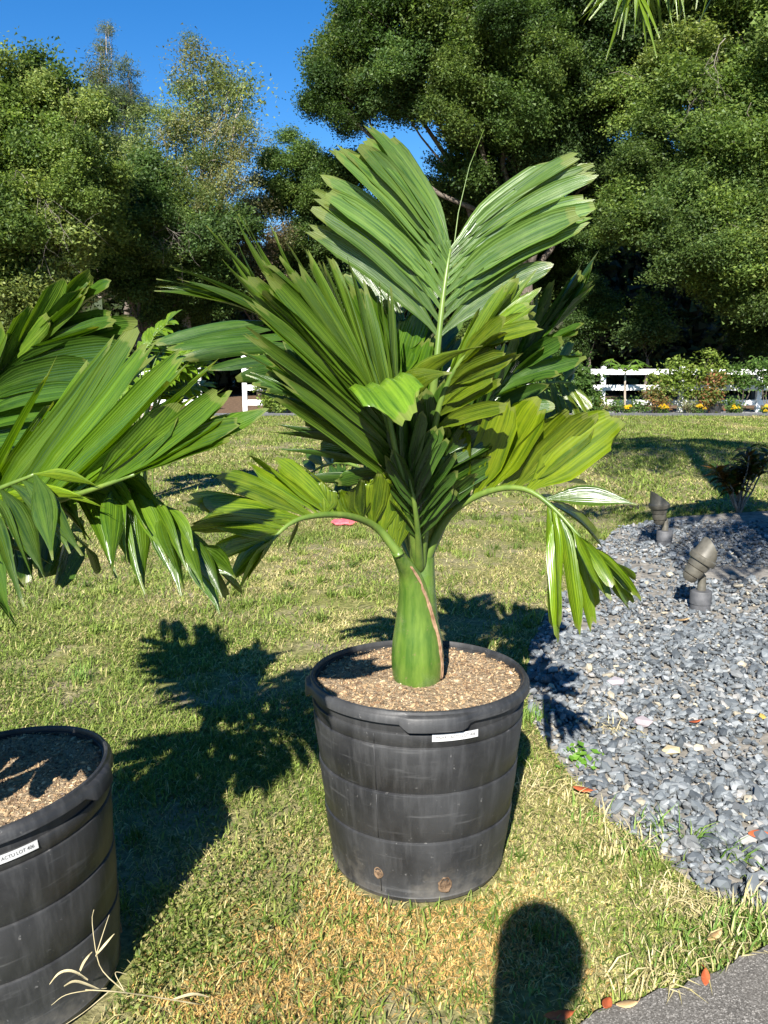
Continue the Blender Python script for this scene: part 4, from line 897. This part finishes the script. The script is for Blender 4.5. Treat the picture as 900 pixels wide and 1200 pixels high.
# potted shrub by the fence
b0 = P(837, 484, FY-1.0); pr = empty('small_pot', (b0[0], FY-1.0, 0), 'small black pot under the reddish potted shrub by the fence', 'plant pot')
m = MB(); m.lathe([(0, .004), (.13, .004), (.15, .02), (.18, .27), (.195, .27), (.195, .30), (.175, .30), (.165, .25), (0, .25)], 24); m.build('wall', M['pot'], pr, angle=R(40))
bush('potted_shrub', 'reddish green shrub growing in the small black pot', (b0[0], FY-1.0), [pl(835, 462, .28, FY-1), pl(838, 446, .24, FY-1), pl(830, 470, .2, FY-1)], [(.20, .13, .04), (.13, .16, .04), (.10, .15, .03), (.24, .10, .05)], 96, size=.08, per_m2=700)
for o in [q for q in bpy.data.objects if q.name.startswith('potted_shrub')]: o.location.z = 0
MG = m_simple('marigold_petal', (.80, .52, .01), (.88, .64, .03), 60, .6, .3, .004, .2)
for px, lab in ((737, 'yellow marigold clump right of the papaya trunk'), (776, 'yellow marigold clump below the small reddish shrub'), (818, 'yellow marigold clump just left of the small black pot'), (860, 'yellow marigold clump right of the small black pot'), (897, 'orange yellow marigold clump at the right edge')):
    rr = np.random.default_rng(px); b = P(px, 486, FY-1.08); root = empty('marigold', (b[0], FY-1.08, 0), lab, 'flower', 'marigolds along the fence')
    v, f, c = cloud([(np.array((0, 0, .10)), .16)], 900, .05, GRN, rr, .05, per_clump=10); link('foliage', bigmesh(v, f, 4, c), M['leaf'], root)
    for k in range(7):
        cx, cy, cz_ = rr.normal(0, .075), rr.normal(0, .06)-.03, .20+rr.normal(0, .03); vs = []; fs = []
        for ring in range(4):
            for q in range(9):
                a = 6.283*q/9+ring*.35; r = .055-.012*ring; z = cz_+.016*ring; n0 = len(vs)
                for da, rr2, dz in ((-.22, .35, 0), (.22, .35, 0), (.3, 1, .004), (0, 1.12, -.006), (-.3, 1, .004)): vs.append((cx+r*rr2*math.cos(a+da), cy+r*rr2*math.sin(a+da), z+dz))
                fs.append((n0, n0+1, n0+2, n0+3, n0+4))
        link('bloom', mesh(vs, fs, False), MG, root)

# ---------------------------------------------------------------- pinnate shrub behind the left palm
rr = np.random.default_rng(101); sb = empty('pinnate_shrub', (-2.6, 8.6, 0), 'bright green shrub with feather shaped leaves behind the left palm', 'shrub')
so = np.array(sb.location); lfm = None
def small_leaf(p, d, L, W, n, parent, col):
    d = d/np.linalg.norm(d); s = np.cross(d, n); s /= np.linalg.norm(s)+1e-9; n = np.cross(s, d); vs = []; uv = []
    for t, w_ in ((0, .12), (.25, .8), (.55, 1), (.8, .6), (1, .03)):
        for u in (-1, 0, 1): vs.append(p+d*L*t+s*u*W*.5*w_+n*(abs(u)*W*.18*w_-.25*L*t*t)); uv.append(((u+1)/2, t*.9))
    fs = [(i*3+j, i*3+j+1, i*3+j+4, i*3+j+3) for i in range(4) for j in range(2)]
    lo = link('leaflet', mesh(vs, fs, True, uv), M['palm'], parent); lo.color = (*col, 1); return lo
for k in range(28):
    tp = P(rr.uniform(118, 240), rr.uniform(395, 470), 8.6+rr.uniform(-.4, .5)) if k else P(196, 378, 8.6)
    b0 = so+np.array((rr.normal(0, .06), rr.normal(0, .06), 0)); mid = so+(tp-so)*np.array((.45, .45, .75))+np.array((0, 0, .12)); C = catmull(np.array([b0, mid, tp])-so, 16)
    m = MB(); m.tube(C, list(np.linspace(.012, .004, 16)), 5); st_ = m.build('leaf_stalk', M['rachis'], sb)
    for i in range(9, 16):
        tg = C[min(i+1, 15)]-C[i-1]; tg /= np.linalg.norm(tg); sd = np.cross(tg, (0, -.5, 1.0)); sd /= np.linalg.norm(sd)
        for s_ in (-1, 1): small_leaf(C[i], sd*s_*.85+tg*.75+rr.normal(0, .12, 3), rr.uniform(.17, .24), .075, np.array((0, -.5, 1.0)), st_, (2.2, 2.0, 1.2))
    small_leaf(C[15], tg, .2, .055, np.array((0, -.5, 1.0)), st_, (1.4, 1.35, 1.0))

# ---------------------------------------------------------------- croton on the gravel
cb = G(866, 601); ct = empty('croton_shrub', (cb[0], cb[1], 0), 'dark purple leaved croton at the far end of the gravel bed', 'shrub'); rr = np.random.default_rng(111)
CR = [(1.8, .45, .9), (.9, .5, .8), (2.6, .6, .8), (.7, .7, .8), (1.4, .9, .8)]
for k in range(13):
    az = k*2.4; el = rr.uniform(.18, .36); top = np.array((math.cos(az)*rr.uniform(.06, .40), math.sin(az)*rr.uniform(.06, .3), rr.uniform(.32, .70)))
    m = MB(); pts = limb(m, (rr.normal(0, .015), rr.normal(0, .015), 0), top, .011, .006, rr, .08, 7, 6); stm = m.build('stem', M['twig'], ct)
    for q in range(24):
        f = rr.uniform(.1, 1.0); p = np.array(pts[-1])*f+np.array(pts[-4])*(1-f); a = rr.uniform(0, 6.28); d = np.array((math.cos(a), math.sin(a), rr.uniform(-.1, 1.3)))
        small_leaf(p, d, rr.uniform(.12, .20), .05, np.array((0, 0, 1.0)), stm, CR[int(rr.integers(0, 5))])

# ---------------------------------------------------------------- garden spotlights
def spotlight(px, py, label, axis, off, scale=1.0):
    g = G(px, py); root = empty('garden_spotlight', (g[0], g[1], 0), label, 'spotlight', 'garden spotlights on the gravel'); root.scale = (scale,)*3
    m = MB(); m.lathe([(.040, -.01), (.060, -.01), (.060, .05), (.064, .052), (.064, .125), (.060, .132), (.030, .134), (0, .134)], 32); m.build('pipe_stub', M['grey_pvc'], root, angle=R(35))
    m = MB(); m.lathe([(.0, .128), (.026, .128), (.028, .135), (.026, .142), (.024, .20), (.022, .225), (.014, .235), (0, .236)], 24); m.build('riser', M['bronze'], root, angle=R(50))
    ax = Vector(axis).normalized(); bx = (Vector((1, 0, 0))-ax*ax.x).normalized(); q = Matrix((bx, ax.cross(bx), ax)).transposed(); c = Vector(off)
    def ring(prof, cut=None, n=36):
        vs = []; fs = []
        for (r, z) in prof:
            for k in range(n):
                th = 2*math.pi*k/n; zz = z
                if cut and z > cut[0]: zz = cut[0]+(z-cut[0])*(.5-.5*math.cos(th-cut[1]))
                vs.append(c+q @ Vector((r*math.cos(th), r*math.sin(th), zz)))
        for i in range(len(prof)-1):
            for k in range(n): fs.append((i*n+k, i*n+(k+1) % n, (i+1)*n+(k+1) % n, (i+1)*n+k))
        return MB().add(vs, fs)
    ring([(0, -.125), (.028, -.123), (.042, -.108), (.046, -.088), (.040, -.084), (.050, -.080), (.054, -.066), (.056, -.036), (.052, -.032), (.060, -.028), (.064, -.005), (.066, .012), (.058, .016)]).build('lamp_body', M['bronze'], root, angle=R(40))
    ring([(.058, .012), (.078, .014), (.083, .022), (.083, .046), (.077, .052), (.066, .053)]).build('collar', M['bronze'], root, angle=R(40))
    ring([(.074, .050), (.072, .056), (.066, .158), (.061, .158), (.066, .056), (.05, .054)], cut=(.057, cut_th)).build('glare_shield', M['bronze'], root, angle=R(50))
    ring([(.066, .0535), (0, .0535)]).build('lens', M['black'], root)
    m = MB(); k0 = c+ax*-.02; m.tube([(0, 0, .215), tuple(Vector((0, 0, .222))*.5+k0*.5), tuple(k0)], .02, 10); m.build('knuckle', M['bronze'], root)
    return root
cut_th = R(20)
spotlight(820, 716, 'bronze garden spotlight tilted right, nearest on the gravel', (.50, -.05, .85), (-.045, -.055, .315))
cut_th = R(10)
spotlight(778, 640, 'upright bronze garden spotlight further back on the gravel', (-.08, -.02, 1), (-.075, -.05, .315))

# ---------------------------------------------------------------- odd objects on the lawn
g = G(394, 546); t = empty('glazed_planter', (g[0], g[1], 0), 'dark teal rounded planter half hidden behind palm leaves', 'planter')
m = MB(); m.lathe([(0, .004), (.10, .004), (.12, .01), (.18, .10), (.20, .19), (.18, .29), (.14, .345), (.15, .37), (.145, .375), (.125, .36), (.12, .33)], 40); m.build('body', M['teal'], t, angle=R(40))
m = MB(); m.lathe([(.125, .335), (.06, .345), (0, .347)], 30); m.build('soil', M['soil'], t)
g = G(405, 614); m = MB(); rr = np.random.default_rng(5); prof = []
vs = [(0, 0, .035)]; fs = []
for i, r in enumerate((.05, .10, .14)):
    for k in range(20): a = 6.283*k/20; q = r*(1+rr.normal(0, .08)); vs.append((q*math.cos(a), q*math.sin(a)*.8, .035-.010*i+rr.normal(0, .005)))
for k in range(20): fs.append((0, 1+k, 1+(k+1) % 20))
for i in range(2):
    for k in range(20): a = 1+i*20+k; b = 1+i*20+(k+1) % 20; fs.append((a, a+20, b+20, b))
o = link('red_lid', mesh(vs, fs, True), M['red'], None, (g[0], g[1], .012)); sm = o.modifiers.new('s', 'SOLIDIFY'); sm.thickness = .02; tag(o, 'flat pinkish red lid lying on the lawn behind the palm', 'lid')

# fallen leaves, stones and weeds in the foreground
RED = m_simple('fallen_leaf_red', (.28, .055, .02), (.46, .12, .04), 40, .55, .2, .002, .4)
TAN = m_simple('fallen_leaf_tan', (.40, .24, .10), (.60, .42, .22), 40, .7, .2, .002, .3)
def fallen(px, py, L, az, mat, label, z=.03, curl=.25):
    g = G(px, py, z); vs = []; fs = []; n = 9
    for i in range(n):
        t = i/(n-1); w_ = .21*L*math.sin(math.pi*min(1, t*.96+.03))**.8
        for u in (-1, 0, 1): vs.append((L*(t-.5), u*w_, curl*abs(u)*w_+.10*L*(2*t-1)**2))
    for i in range(n-1):
        for j in range(2): fs.append((i*3+j, i*3+j+1, i*3+j+4, i*3+j+3))
    vs += [(L*.5, 0, .10*L), (L*.66, .01, .09*L), (L*.66, .013, .09*L)]; fs.append((len(vs)-3, len(vs)-2, len(vs)-1))
    o = link('fallen_leaf', mesh(vs, fs), mat, None, tuple(g)); o.rotation_euler = (rng.normal(0, .2), rng.normal(0, .15), az); sm = o.modifiers.new('s', 'SOLIDIFY'); sm.thickness = .0008
    return tag(o, label, 'leaf', 'fallen leaves')
fallen(711, 1177, .055, 1.0, RED, 'orange red fallen leaf at the asphalt edge')
fallen(735, 1178, .055, .1, TAN, 'tan curled leaf touching the orange red one at the asphalt')
fallen(683, 926, .07, -.35, RED, 'red fallen leaf between lawn and gravel below the green weed')
fallen(888, 978, .07, .1, RED, 'red leaf on gravel at the right edge')
fallen(815, 846, .055, .2, RED, 'small rust red leaf in the middle of the gravel')
fallen(838, 1098, .06, .6, TAN, 'tan leaf in the long grass by the asphalt')
fallen(827, 1146, .05, 1.2, RED, 'rusty leaf on the edge of the asphalt, right of the tan leaf')
fallen(655, 1192, .08, .3, RED, 'dark red leaf inside the head shadow at the bottom')
fallen(800, 727, .10, .2, TAN, 'pale dry leaf on the gravel right below the nearer spotlight')
for px, py, s, c in ((785, 880, .036, (.55, .46, .27)), (755, 810, .032, (.55, .52, .46)), (792, 816, .02, (.6, .56, .48)), (880, 834, .024, (.58, .52, .42)), (893, 839, .022, (.62, .42, .10)), (752, 846, .04, (.42, .36, .37)), (722, 800, .04, (.40, .36, .38)), (780, 735, .025, (.6, .58, .54)), (700, 768, .03, (.5, .47, .42))):
    g = G(px, py, .03); mm = bigmesh(PROTO[(px+py) % 12], IF, 3, np.repeat(np.array(c)[None]*.72, 12, 0)); mm.materials.append(M['slate'])
    o = bpy.data.objects.new('stone', mm); COL.objects.link(o); o.parent = bed; o.location = tuple(g); o.scale = (s,)*3; o.rotation_euler = (.1, .15, px*.1); o['label'] = 'pale stone among the grey gravel'
def weed(name, label, px, py, n, size, spread, h, pal, cat='weed', seed=1, asp=.7):
    rr = np.random.default_rng(seed); g = G(px, py); root = empty(name, (g[0], g[1], 0), label, cat)
    q = rr.normal(0, 1, (n, 3))*np.array((spread, spread, 0)); q[:, 2] = np.abs(rr.normal(0, h*.5, n))+.01; nr = rr.normal(0, .45, (n, 3))+np.array((0, -.2, 1)); nr /= np.linalg.norm(nr, axis=1)[:, None]
    pal = np.array(pal); v, f, c = leaf_quads(q, nr, size*rr.uniform(.6, 1.3, n), asp, pal[rr.integers(0, len(pal), n)]*rr.uniform(.8, 1.2, (n, 1)), rr)
    fo = link('leaves', bigmesh(v, f, 4, c), M['leaf'], root); fo['kind'] = 'stuff'
    m = MB()
    for k in range(0, n, max(1, n//25)): m.tube([(q[k, 0]*.2, q[k, 1]*.2, -.002), (q[k, 0]*.6, q[k, 1]*.6, q[k, 2]*.7), tuple(q[k])], .0012, 4)
    m.build('stems', M['rachis'], root); return root
weed('weed', 'fresh bright green weed at the gravel edge right of the pot', 678, 893, 70, .035, .035, .05, [(.12, .26, .03), (.16, .30, .04)], seed=1)
# creeping clover-like ground cover at left foreground, and long grass at the asphalt corner
rr = np.random.default_rng(150)
def cover(name, label, spots, n, size, h, pal, mask=True):
    vs = []
    for (px, py, rx, ry) in spots:
        g = G(px, py); vs.append(np.stack([rr.normal(g[0], rx, n), rr.normal(g[1], ry, n), np.abs(rr.normal(0, h, n))+.006], -1))
    C = np.concatenate(vs); k = lawn_ok(C[:, 0], C[:, 1]); C = C[k]; nr = rr.normal(0, .6, (len(C), 3))+np.array((0, -.2, 1)); nr /= np.linalg.norm(nr, axis=1)[:, None]
    pal = np.array(pal); v, f, c = leaf_quads(C, nr, size*rr.uniform(.5, 1.4, len(C)), .5, pal[rr.integers(0, len(pal), len(C))]*rr.uniform(.75, 1.25, (len(C), 1)), rr)
    return tag(link(name, bigmesh(v, f, 4, c), M['leaf']), label, 'weeds', kind='stuff')
cover('creeping_weeds', 'low creeping green weeds between the two pots', [(215, 1085, .10, .06), (250, 1055, .09, .07), (185, 1130, .10, .05), (300, 1010, .10, .10), (60, 1185, .12, .03), (235, 1110, .1, .05), (640, 835, .05, .07), (40, 800, .14, .10), (330, 875, .08, .12)], 620, .014, .018, [(.10, .15, .03), (.15, .19, .04), (.21, .24, .06), (.07, .11, .02), (.34, .30, .13), (.28, .26, .10)])
def blades(name, label, spots, kind='stuff', cat='grass'):
    vs, fs, cs = [], [], []; o = 0
    for (px, py, r, n, L, W, pal, lean) in spots:
        g = G(px, py); x = rr.normal(g[0], r, n); y = rr.normal(g[1], r*.7, n); k = ~inpoly(x, y, ROAD); x, y = x[k], y[k]; n = len(x); pal_ = np.array(pal)
        v, f, c = blade_mesh(x, y, L*rr.uniform(.6, 1.3, n), W*rr.uniform(.7, 1.3, n), rr.uniform(lean[0], lean[1], n), pal_[rr.integers(0, len(pal_), n)]*rr.uniform(.8, 1.2, (n, 1))); vs.append(v); fs.append(f+o); cs.append(c); o += len(v)
    return tag(link(name, bigmesh(np.concatenate(vs), np.concatenate(fs), 3, np.concatenate(cs)), M['grass']), label, cat, kind=kind)
GG = [(.10, .19, .03), (.14, .24, .045), (.19, .27, .06)]; SS = [(.50, .43, .22), (.58, .50, .28), (.42, .36, .17)]
blades('long_grass', 'longer green grass tufts along the asphalt and gravel edge', [(870, 1095, .09, 130, .075, .005, GG, (.2, 1.2)), (895, 1085, .06, 80, .085, .0055, GG+SS, (.2, 1.1)), (845, 1120, .06, 70, .07, .005, GG+SS, (.3, 1.2)), (790, 1130, .07, 110, .06, .005, GG+SS, (.3, 1.3)), (770, 975, .03, 18, .12, .005, GG, (.7, 1.4)), (810, 990, .02, 14, .12, .005, GG, (.7, 1.4)), (690, 960, .04, 50, .07, .005, GG+SS, (.4, 1.3)), (740, 1000, .06, 120, .08, .005, GG+SS, (.4, 1.3)), (95, 800, .04, 60, .09, .005, GG, (.2, 1.0)), (620, 845, .05, 120, .07, .004, GG, (.2, .9)), (860, 1010, .05, 30, .10, .005, GG, (.6, 1.3))])
blades('dead_grass', 'clump of flattened straw coloured dead grass near the asphalt corner', [(800, 1065, .05, 130, .08, .0038, SS, (1.2, 1.6)), (770, 1050, .05, 60, .075, .0036, SS, (1.2, 1.6)), (830, 1075, .05, 60, .075, .0036, SS, (1.2, 1.6)), (715, 860, .05, 50, .10, .003, SS, (1.1, 1.5)), (640, 930, .06, 80, .08, .004, SS, (.9, 1.5)), (765, 1160, .05, 60, .09, .004, SS, (1.0, 1.5))])
# dry grass stalk leaning against the left pot
g = G(240, 1178); ds = empty('dry_grass_stalk', (g[0], g[1], 0), 'pale dry grass stalk leaning beside the left pot', 'dry grass'); go = np.array(g); Yg = g[1]-.13
def stalk(pts, r0, r1):
    m = MB(); m.tube(catmull([P(x, y, Yg+dy)-go for x, y, dy in pts], 12), list(np.linspace(r0*.62, r1*.6, 12)), 5); return m.build('stem', DRYG, ds)
def dblade(pts, W):
    C = catmull([P(x, y, Yg+dy)-go for x, y, dy in pts], 12); vs = []; fs = []
    for i, p in enumerate(C):
        t = i/11; T = C[min(i+1, 11)]-C[max(i-1, 0)]; s = np.cross(T, (0, -.5, 1)); s /= np.linalg.norm(s)+1e-9; w_ = W*.5*math.sin(math.pi*min(1, .08+t*.92))**.7
        vs += [p-s*w_, p+np.array((0, -.0015, -.002)), p+s*w_]
    fs = [(i*3+j, i*3+j+1, i*3+j+4, i*3+j+3) for i in range(11) for j in range(2)]; o = link('blade', mesh(vs, fs), DRYG, ds); return o
DRYG = m_simple('dry_grass', (.34, .28, .15), (.50, .43, .26), 50, .7, .1, .001, .3)
stalk([(240, 1178, .13), (180, 1168, .05), (135, 1162, -.02), (100, 1160, -.04)], .003, .002); stalk([(150, 1165, 0), (122, 1140, .0), (113, 1118, .0), (108, 1080, .02), (110, 1066, .02)], .0025, .001)
stalk([(130, 1160, -.01), (100, 1185, -.06), (70, 1205, -.1)], .0025, .001); stalk([(113, 1118, 0), (122, 1090, .02), (128, 1072, .03)], .002, .0008); stalk([(145, 1160, 0), (135, 1140, .02), (150, 1142, .03)], .002, .0008); stalk([(125, 1158, 0), (80, 1165, -.03), (60, 1178, -.04)], .002, .0008)
dblade([(103, 1148, -.01), (85, 1138, -.02), (70, 1140, -.03), (58, 1153, -.04)], .006); dblade([(112, 1120, 0), (122, 1108, 0), (134, 1094, .01)], .006); dblade([(92, 1142, 0), (98, 1128, 0), (108, 1115, .0)], .007); dblade([(118, 1160, -.01), (90, 1150, -.03), (75, 1155, -.05)], .006); dblade([(200, 1172, .08), (225, 1165, .1), (245, 1168, .12)], .007)
# thin bare stick standing in the centre palm, above the leaves
m = MB(); o0 = P(536, 260, 2.5); m.tube([P(512, 420, 2.42)-o0, P(528, 320, 2.46)-o0, P(537, 250, 2.5)-o0, P(550, 195, 2.52)-o0, P(567, 152, 2.54)-o0], [.0025, .002, .0016, .001, .0007], 5)
so = m.build('unopened_spear', M['rachis'], palm); so.location = tuple(o0-np.array(palm.location))

# ---------------------------------------------------------------- two palms just outside the right edge: shade on the gravel, a frond end at the top
rr = np.random.default_rng(160)
def roadside_palm(base, H, lean, label, nf, L, droop, ll=.5, wl=.04, extra=None):
    tb = np.array((*base, 0.0)); tp = empty('roadside_palm', tb, label, 'palm'); crown = np.array((*lean, H)); zz = np.linspace(0, 1, 26)
    m = MB(); m.tube([(lean[0]*t*t, lean[1]*t*t, H*t) for t in zz], [.15-.06*t+.007*(i % 2) for i, t in enumerate(zz)], 14); m.build('trunk', M['pale_bark'], tp)
    for k in range(nf):
        a = k*2.399; d = np.array((math.cos(a), math.sin(a), 0.0)); l_f = L*rr.uniform(.85, 1.1); rise = rr.uniform(.1, .9)*L*.35; drop = rr.uniform(.4, 1.0)*droop
        C = catmull([crown, crown+d*l_f*.35+np.array((0, 0, rise)), crown+d*l_f*.75+np.array((0, 0, rise-drop*.4)), crown+d*l_f+np.array((0, 0, rise-drop))], 20)
        m = MB(); m.tube(C, list(np.linspace(.022, .005, 20)), 6); fr = m.build('frond', M['rachis'], tp); side = np.cross(d, (0, 0, 1)); vs, fs, uv = [], [], []
        for i in range(4, 20):
            T = C[min(i+1, 19)]-C[i-1]; T /= np.linalg.norm(T)
            for s_ in (-1, 1):
                for sub in (0, .5):
                    p0 = C[i]+T*sub*.1; l_ = ll*(1-.4*abs(i/19-.5)); p2 = p0+side*s_*l_*.6+T*l_*.5+np.array((0, 0, -l_*.5))+rr.normal(0, .03, 3); n0 = len(vs); w2 = T*wl*.5; pm_ = (p0+p2)/2+np.array((0, 0, .08*l_))
                    vs += [p0-w2*.4, p0+w2*.4, pm_-w2, pm_+w2, p2]; uv += [(0, 0), (1, 0), (0, .5), (1, .5), (.5, .9)]; fs += [(n0, n0+1, n0+3, n0+2), (n0+2, n0+3, n0+4)]
        lo = link('leaflets', mesh(vs, fs, False, uv), M['palm'], fr); lo.color = (1.3, 1.2, .8, 1); lo['kind'] = 'stuff'
    return tp, tb, crown
roadside_palm((2.95, 5.0), 7.2, (.35, .1), 'tall thin palm outside the right edge, its trunk shadow crossing the lawn', 26, 2.1, 2.2, .6, .07)
tp, tb, crown = roadside_palm((3.0, 3.0), 3.7, (.05, .05), 'short palm outside the right edge, one frond end hanging in at the top', 22, 1.6, 1.1, .5, .06)
tipw = P(735, 40, 4.0)-tb; C = catmull([crown, crown+np.array((-.5, .2, .25)), crown*.45+tipw*.55+np.array((-.1, .1, .55)), tipw+np.array((.12, 0, .45)), tipw+np.array((.02, 0, .12))], 24)
m = MB(); m.tube(C, list(np.linspace(.022, .005, 24)), 6); fr = m.build('frond', M['rachis'], tp)
for k in range(60):
    i = 11+int(k/60*12); p0 = C[i]; f = k/60; q = P(rr.uniform(688+40*(1-f), 776), rr.uniform(30, 92), 4.0+rr.uniform(-.2, .2))-tb; q += (1-f)*np.array((.25+rr.normal(0, .05), 0, .28))
    if k % 7 == 0 and k > 8: q = P(rr.uniform(676, 700), rr.uniform(12, 34), 4.0)-tb
    lo = link('leaflet', leaflet_mesh(p0, (p0+q)/2+np.array((0, 0, .06)), q, .026, np.array((1.0, .3, 0)), np.zeros(3), 1, 6, 'pt', .3, rr), M['palm'], fr); lo.color = (2.1, 1.8, .7, 1)

# ---------------------------------------------------------------- the photographer: stands on the road, the head's shadow lies on the lawn
def person():
    root = empty('person', (-.03, -.22, .03), 'person holding up a phone, whose head shadow falls on the lawn', 'person')
    J = {'pel': (0, -.06, .92), 'spine': (0, -.09, 1.12), 'chest': (0, -.10, 1.30), 'neck': (0, -.05, 1.44), 'head0': (0, .01, 1.55), 'head1': (0, .03, 1.63), 'head2': (0, .02, 1.71),
         'shl': (-.18, -.10, 1.34), 'ell': (-.12, .04, 1.12), 'wrl': (-.058, .13, 1.40), 'hal': (-.060, .155, 1.45), 'shr': (.18, -.10, 1.34), 'elr': (.12, .04, 1.12), 'wrr': (.058, .13, 1.40), 'har': (.060, .155, 1.45),
         'hil': (-.10, 0, .90), 'knl': (-.11, .03, .50), 'anl': (-.12, -.02, .09), 'tol': (-.13, .15, .03), 'hir': (.10, 0, .90), 'knr': (.11, .03, .50), 'anr': (.12, -.02, .09), 'tor': (.13, .15, .03)}
    Rd = {'pel': .15, 'spine': .135, 'chest': .15, 'neck': .06, 'head0': .075, 'head1': .088, 'head2': .07, 'shl': .065, 'shr': .065, 'ell': .045, 'elr': .045, 'wrl': .03, 'wrr': .03, 'hal': .032, 'har': .032, 'hil': .09, 'hir': .09, 'knl': .06, 'knr': .06, 'anl': .042, 'anr': .042, 'tol': .03, 'tor': .03}
    E = [('pel', 'spine'), ('spine', 'chest'), ('chest', 'neck'), ('neck', 'head0'), ('head0', 'head1'), ('head1', 'head2'), ('chest', 'shl'), ('shl', 'ell'), ('ell', 'wrl'), ('wrl', 'hal'), ('chest', 'shr'), ('shr', 'elr'), ('elr', 'wrr'), ('wrr', 'har'), ('pel', 'hil'), ('hil', 'knl'), ('knl', 'anl'), ('anl', 'tol'), ('pel', 'hir'), ('hir', 'knr'), ('knr', 'anr'), ('anr', 'tor')]
    names = list(J); V = [J[n] for n in names]; Rr = [Rd[n] for n in names]; Ed = [(names.index(a), names.index(b)) for a, b in E]
    for s, h in ((-1, 'hal'), (1, 'har')):                  # five fingers a hand, curled round the phone's edge
        hv = np.array(J[h])
        for k in range(5):
            if k == 0: pts = [hv+np.array((s*-.005, -.02, .02)), hv+np.array((-s*.02, -.03, .045)), hv+np.array((-s*.035, -.03, .06))]
            else: z = .005+.022*(k-1); pts = [hv+np.array((s*.012, .012, z)), hv+np.array((s*.006, .034, z+.008)), hv+np.array((-s*.012, .036, z+.012)), hv+np.array((-s*(.026-.003*abs(k-2)), .030, z+.014))]
            last = names.index(h)
            for q, p in enumerate(pts): V.append(tuple(p)); Rr.append(.0095-.001*q); Ed.append((last, len(V)-1)); last = len(V)-1
    me = bpy.data.meshes.new('body'); me.from_pydata(V, Ed, []); o = link('body', me, M['cloth'], root)
    o.modifiers.new('skin', 'SKIN'); lay = me.skin_vertices[0] if me.skin_vertices else None
    if lay is None:
        bpy.context.view_layer.objects.active = o; bpy.ops.object.modifier_remove(modifier='skin'); bpy.ops.object.modifier_add(type='SKIN'); lay = me.skin_vertices[0]
    for i, r in enumerate(Rr): lay.data[i].radius = (r, r); lay.data[i].use_root = (i == 0)
    sub = o.modifiers.new('sub', 'SUBSURF'); sub.levels = 2; sub.render_levels = 2
    def ell(c, r, name, mat, cutz=None, par=root, n=20):
        vs, fs = [], []
        for i in range(n+1):
            ph = math.pi*i/n
            for k in range(n): th = 2*math.pi*k/n; vs.append((c[0]+r[0]*math.sin(ph)*math.cos(th), c[1]+r[1]*math.sin(ph)*math.sin(th), c[2]+r[2]*math.cos(ph)))
        for i in range(n):
            for k in range(n):
                q = (i*n+k, i*n+(k+1) % n, (i+1)*n+(k+1) % n, (i+1)*n+k)
                if cutz is None or cutz(np.mean([vs[j] for j in q], 0)): fs.append(q)
        return link(name, mesh(vs, fs), mat, par)
    ell((0, .03, 1.630), (.083, .105, .128), 'face', M['skin']); ell((0, .015, 1.650), (.118, .125, .140), 'hair', M['hair'], lambda c: c[1] < .05 or c[2] > 1.700)
    for s in (-1, 1): ell((s*.088, .01, 1.620), (.014, .026, .036), 'ear', M['skin'], n=10); ell((s*.032, .125, 1.640), (.014, .012, .010), 'eye', M['black'], n=8)
    ell((0, .137, 1.610), (.014, .02, .025), 'nose', M['skin'], n=10); ell((0, .122, 1.570), (.026, .012, .008), 'mouth', M['red'], n=8)
    return root
pe = person()
ph = MB().box((0, 0, 0), (.075, .008, .15)).build('phone', M['black'], None, False, loc=(-.03, -.045, 1.51), bevel=.003); tag(ph, 'phone held up by the person casting the head shadow', 'phone')
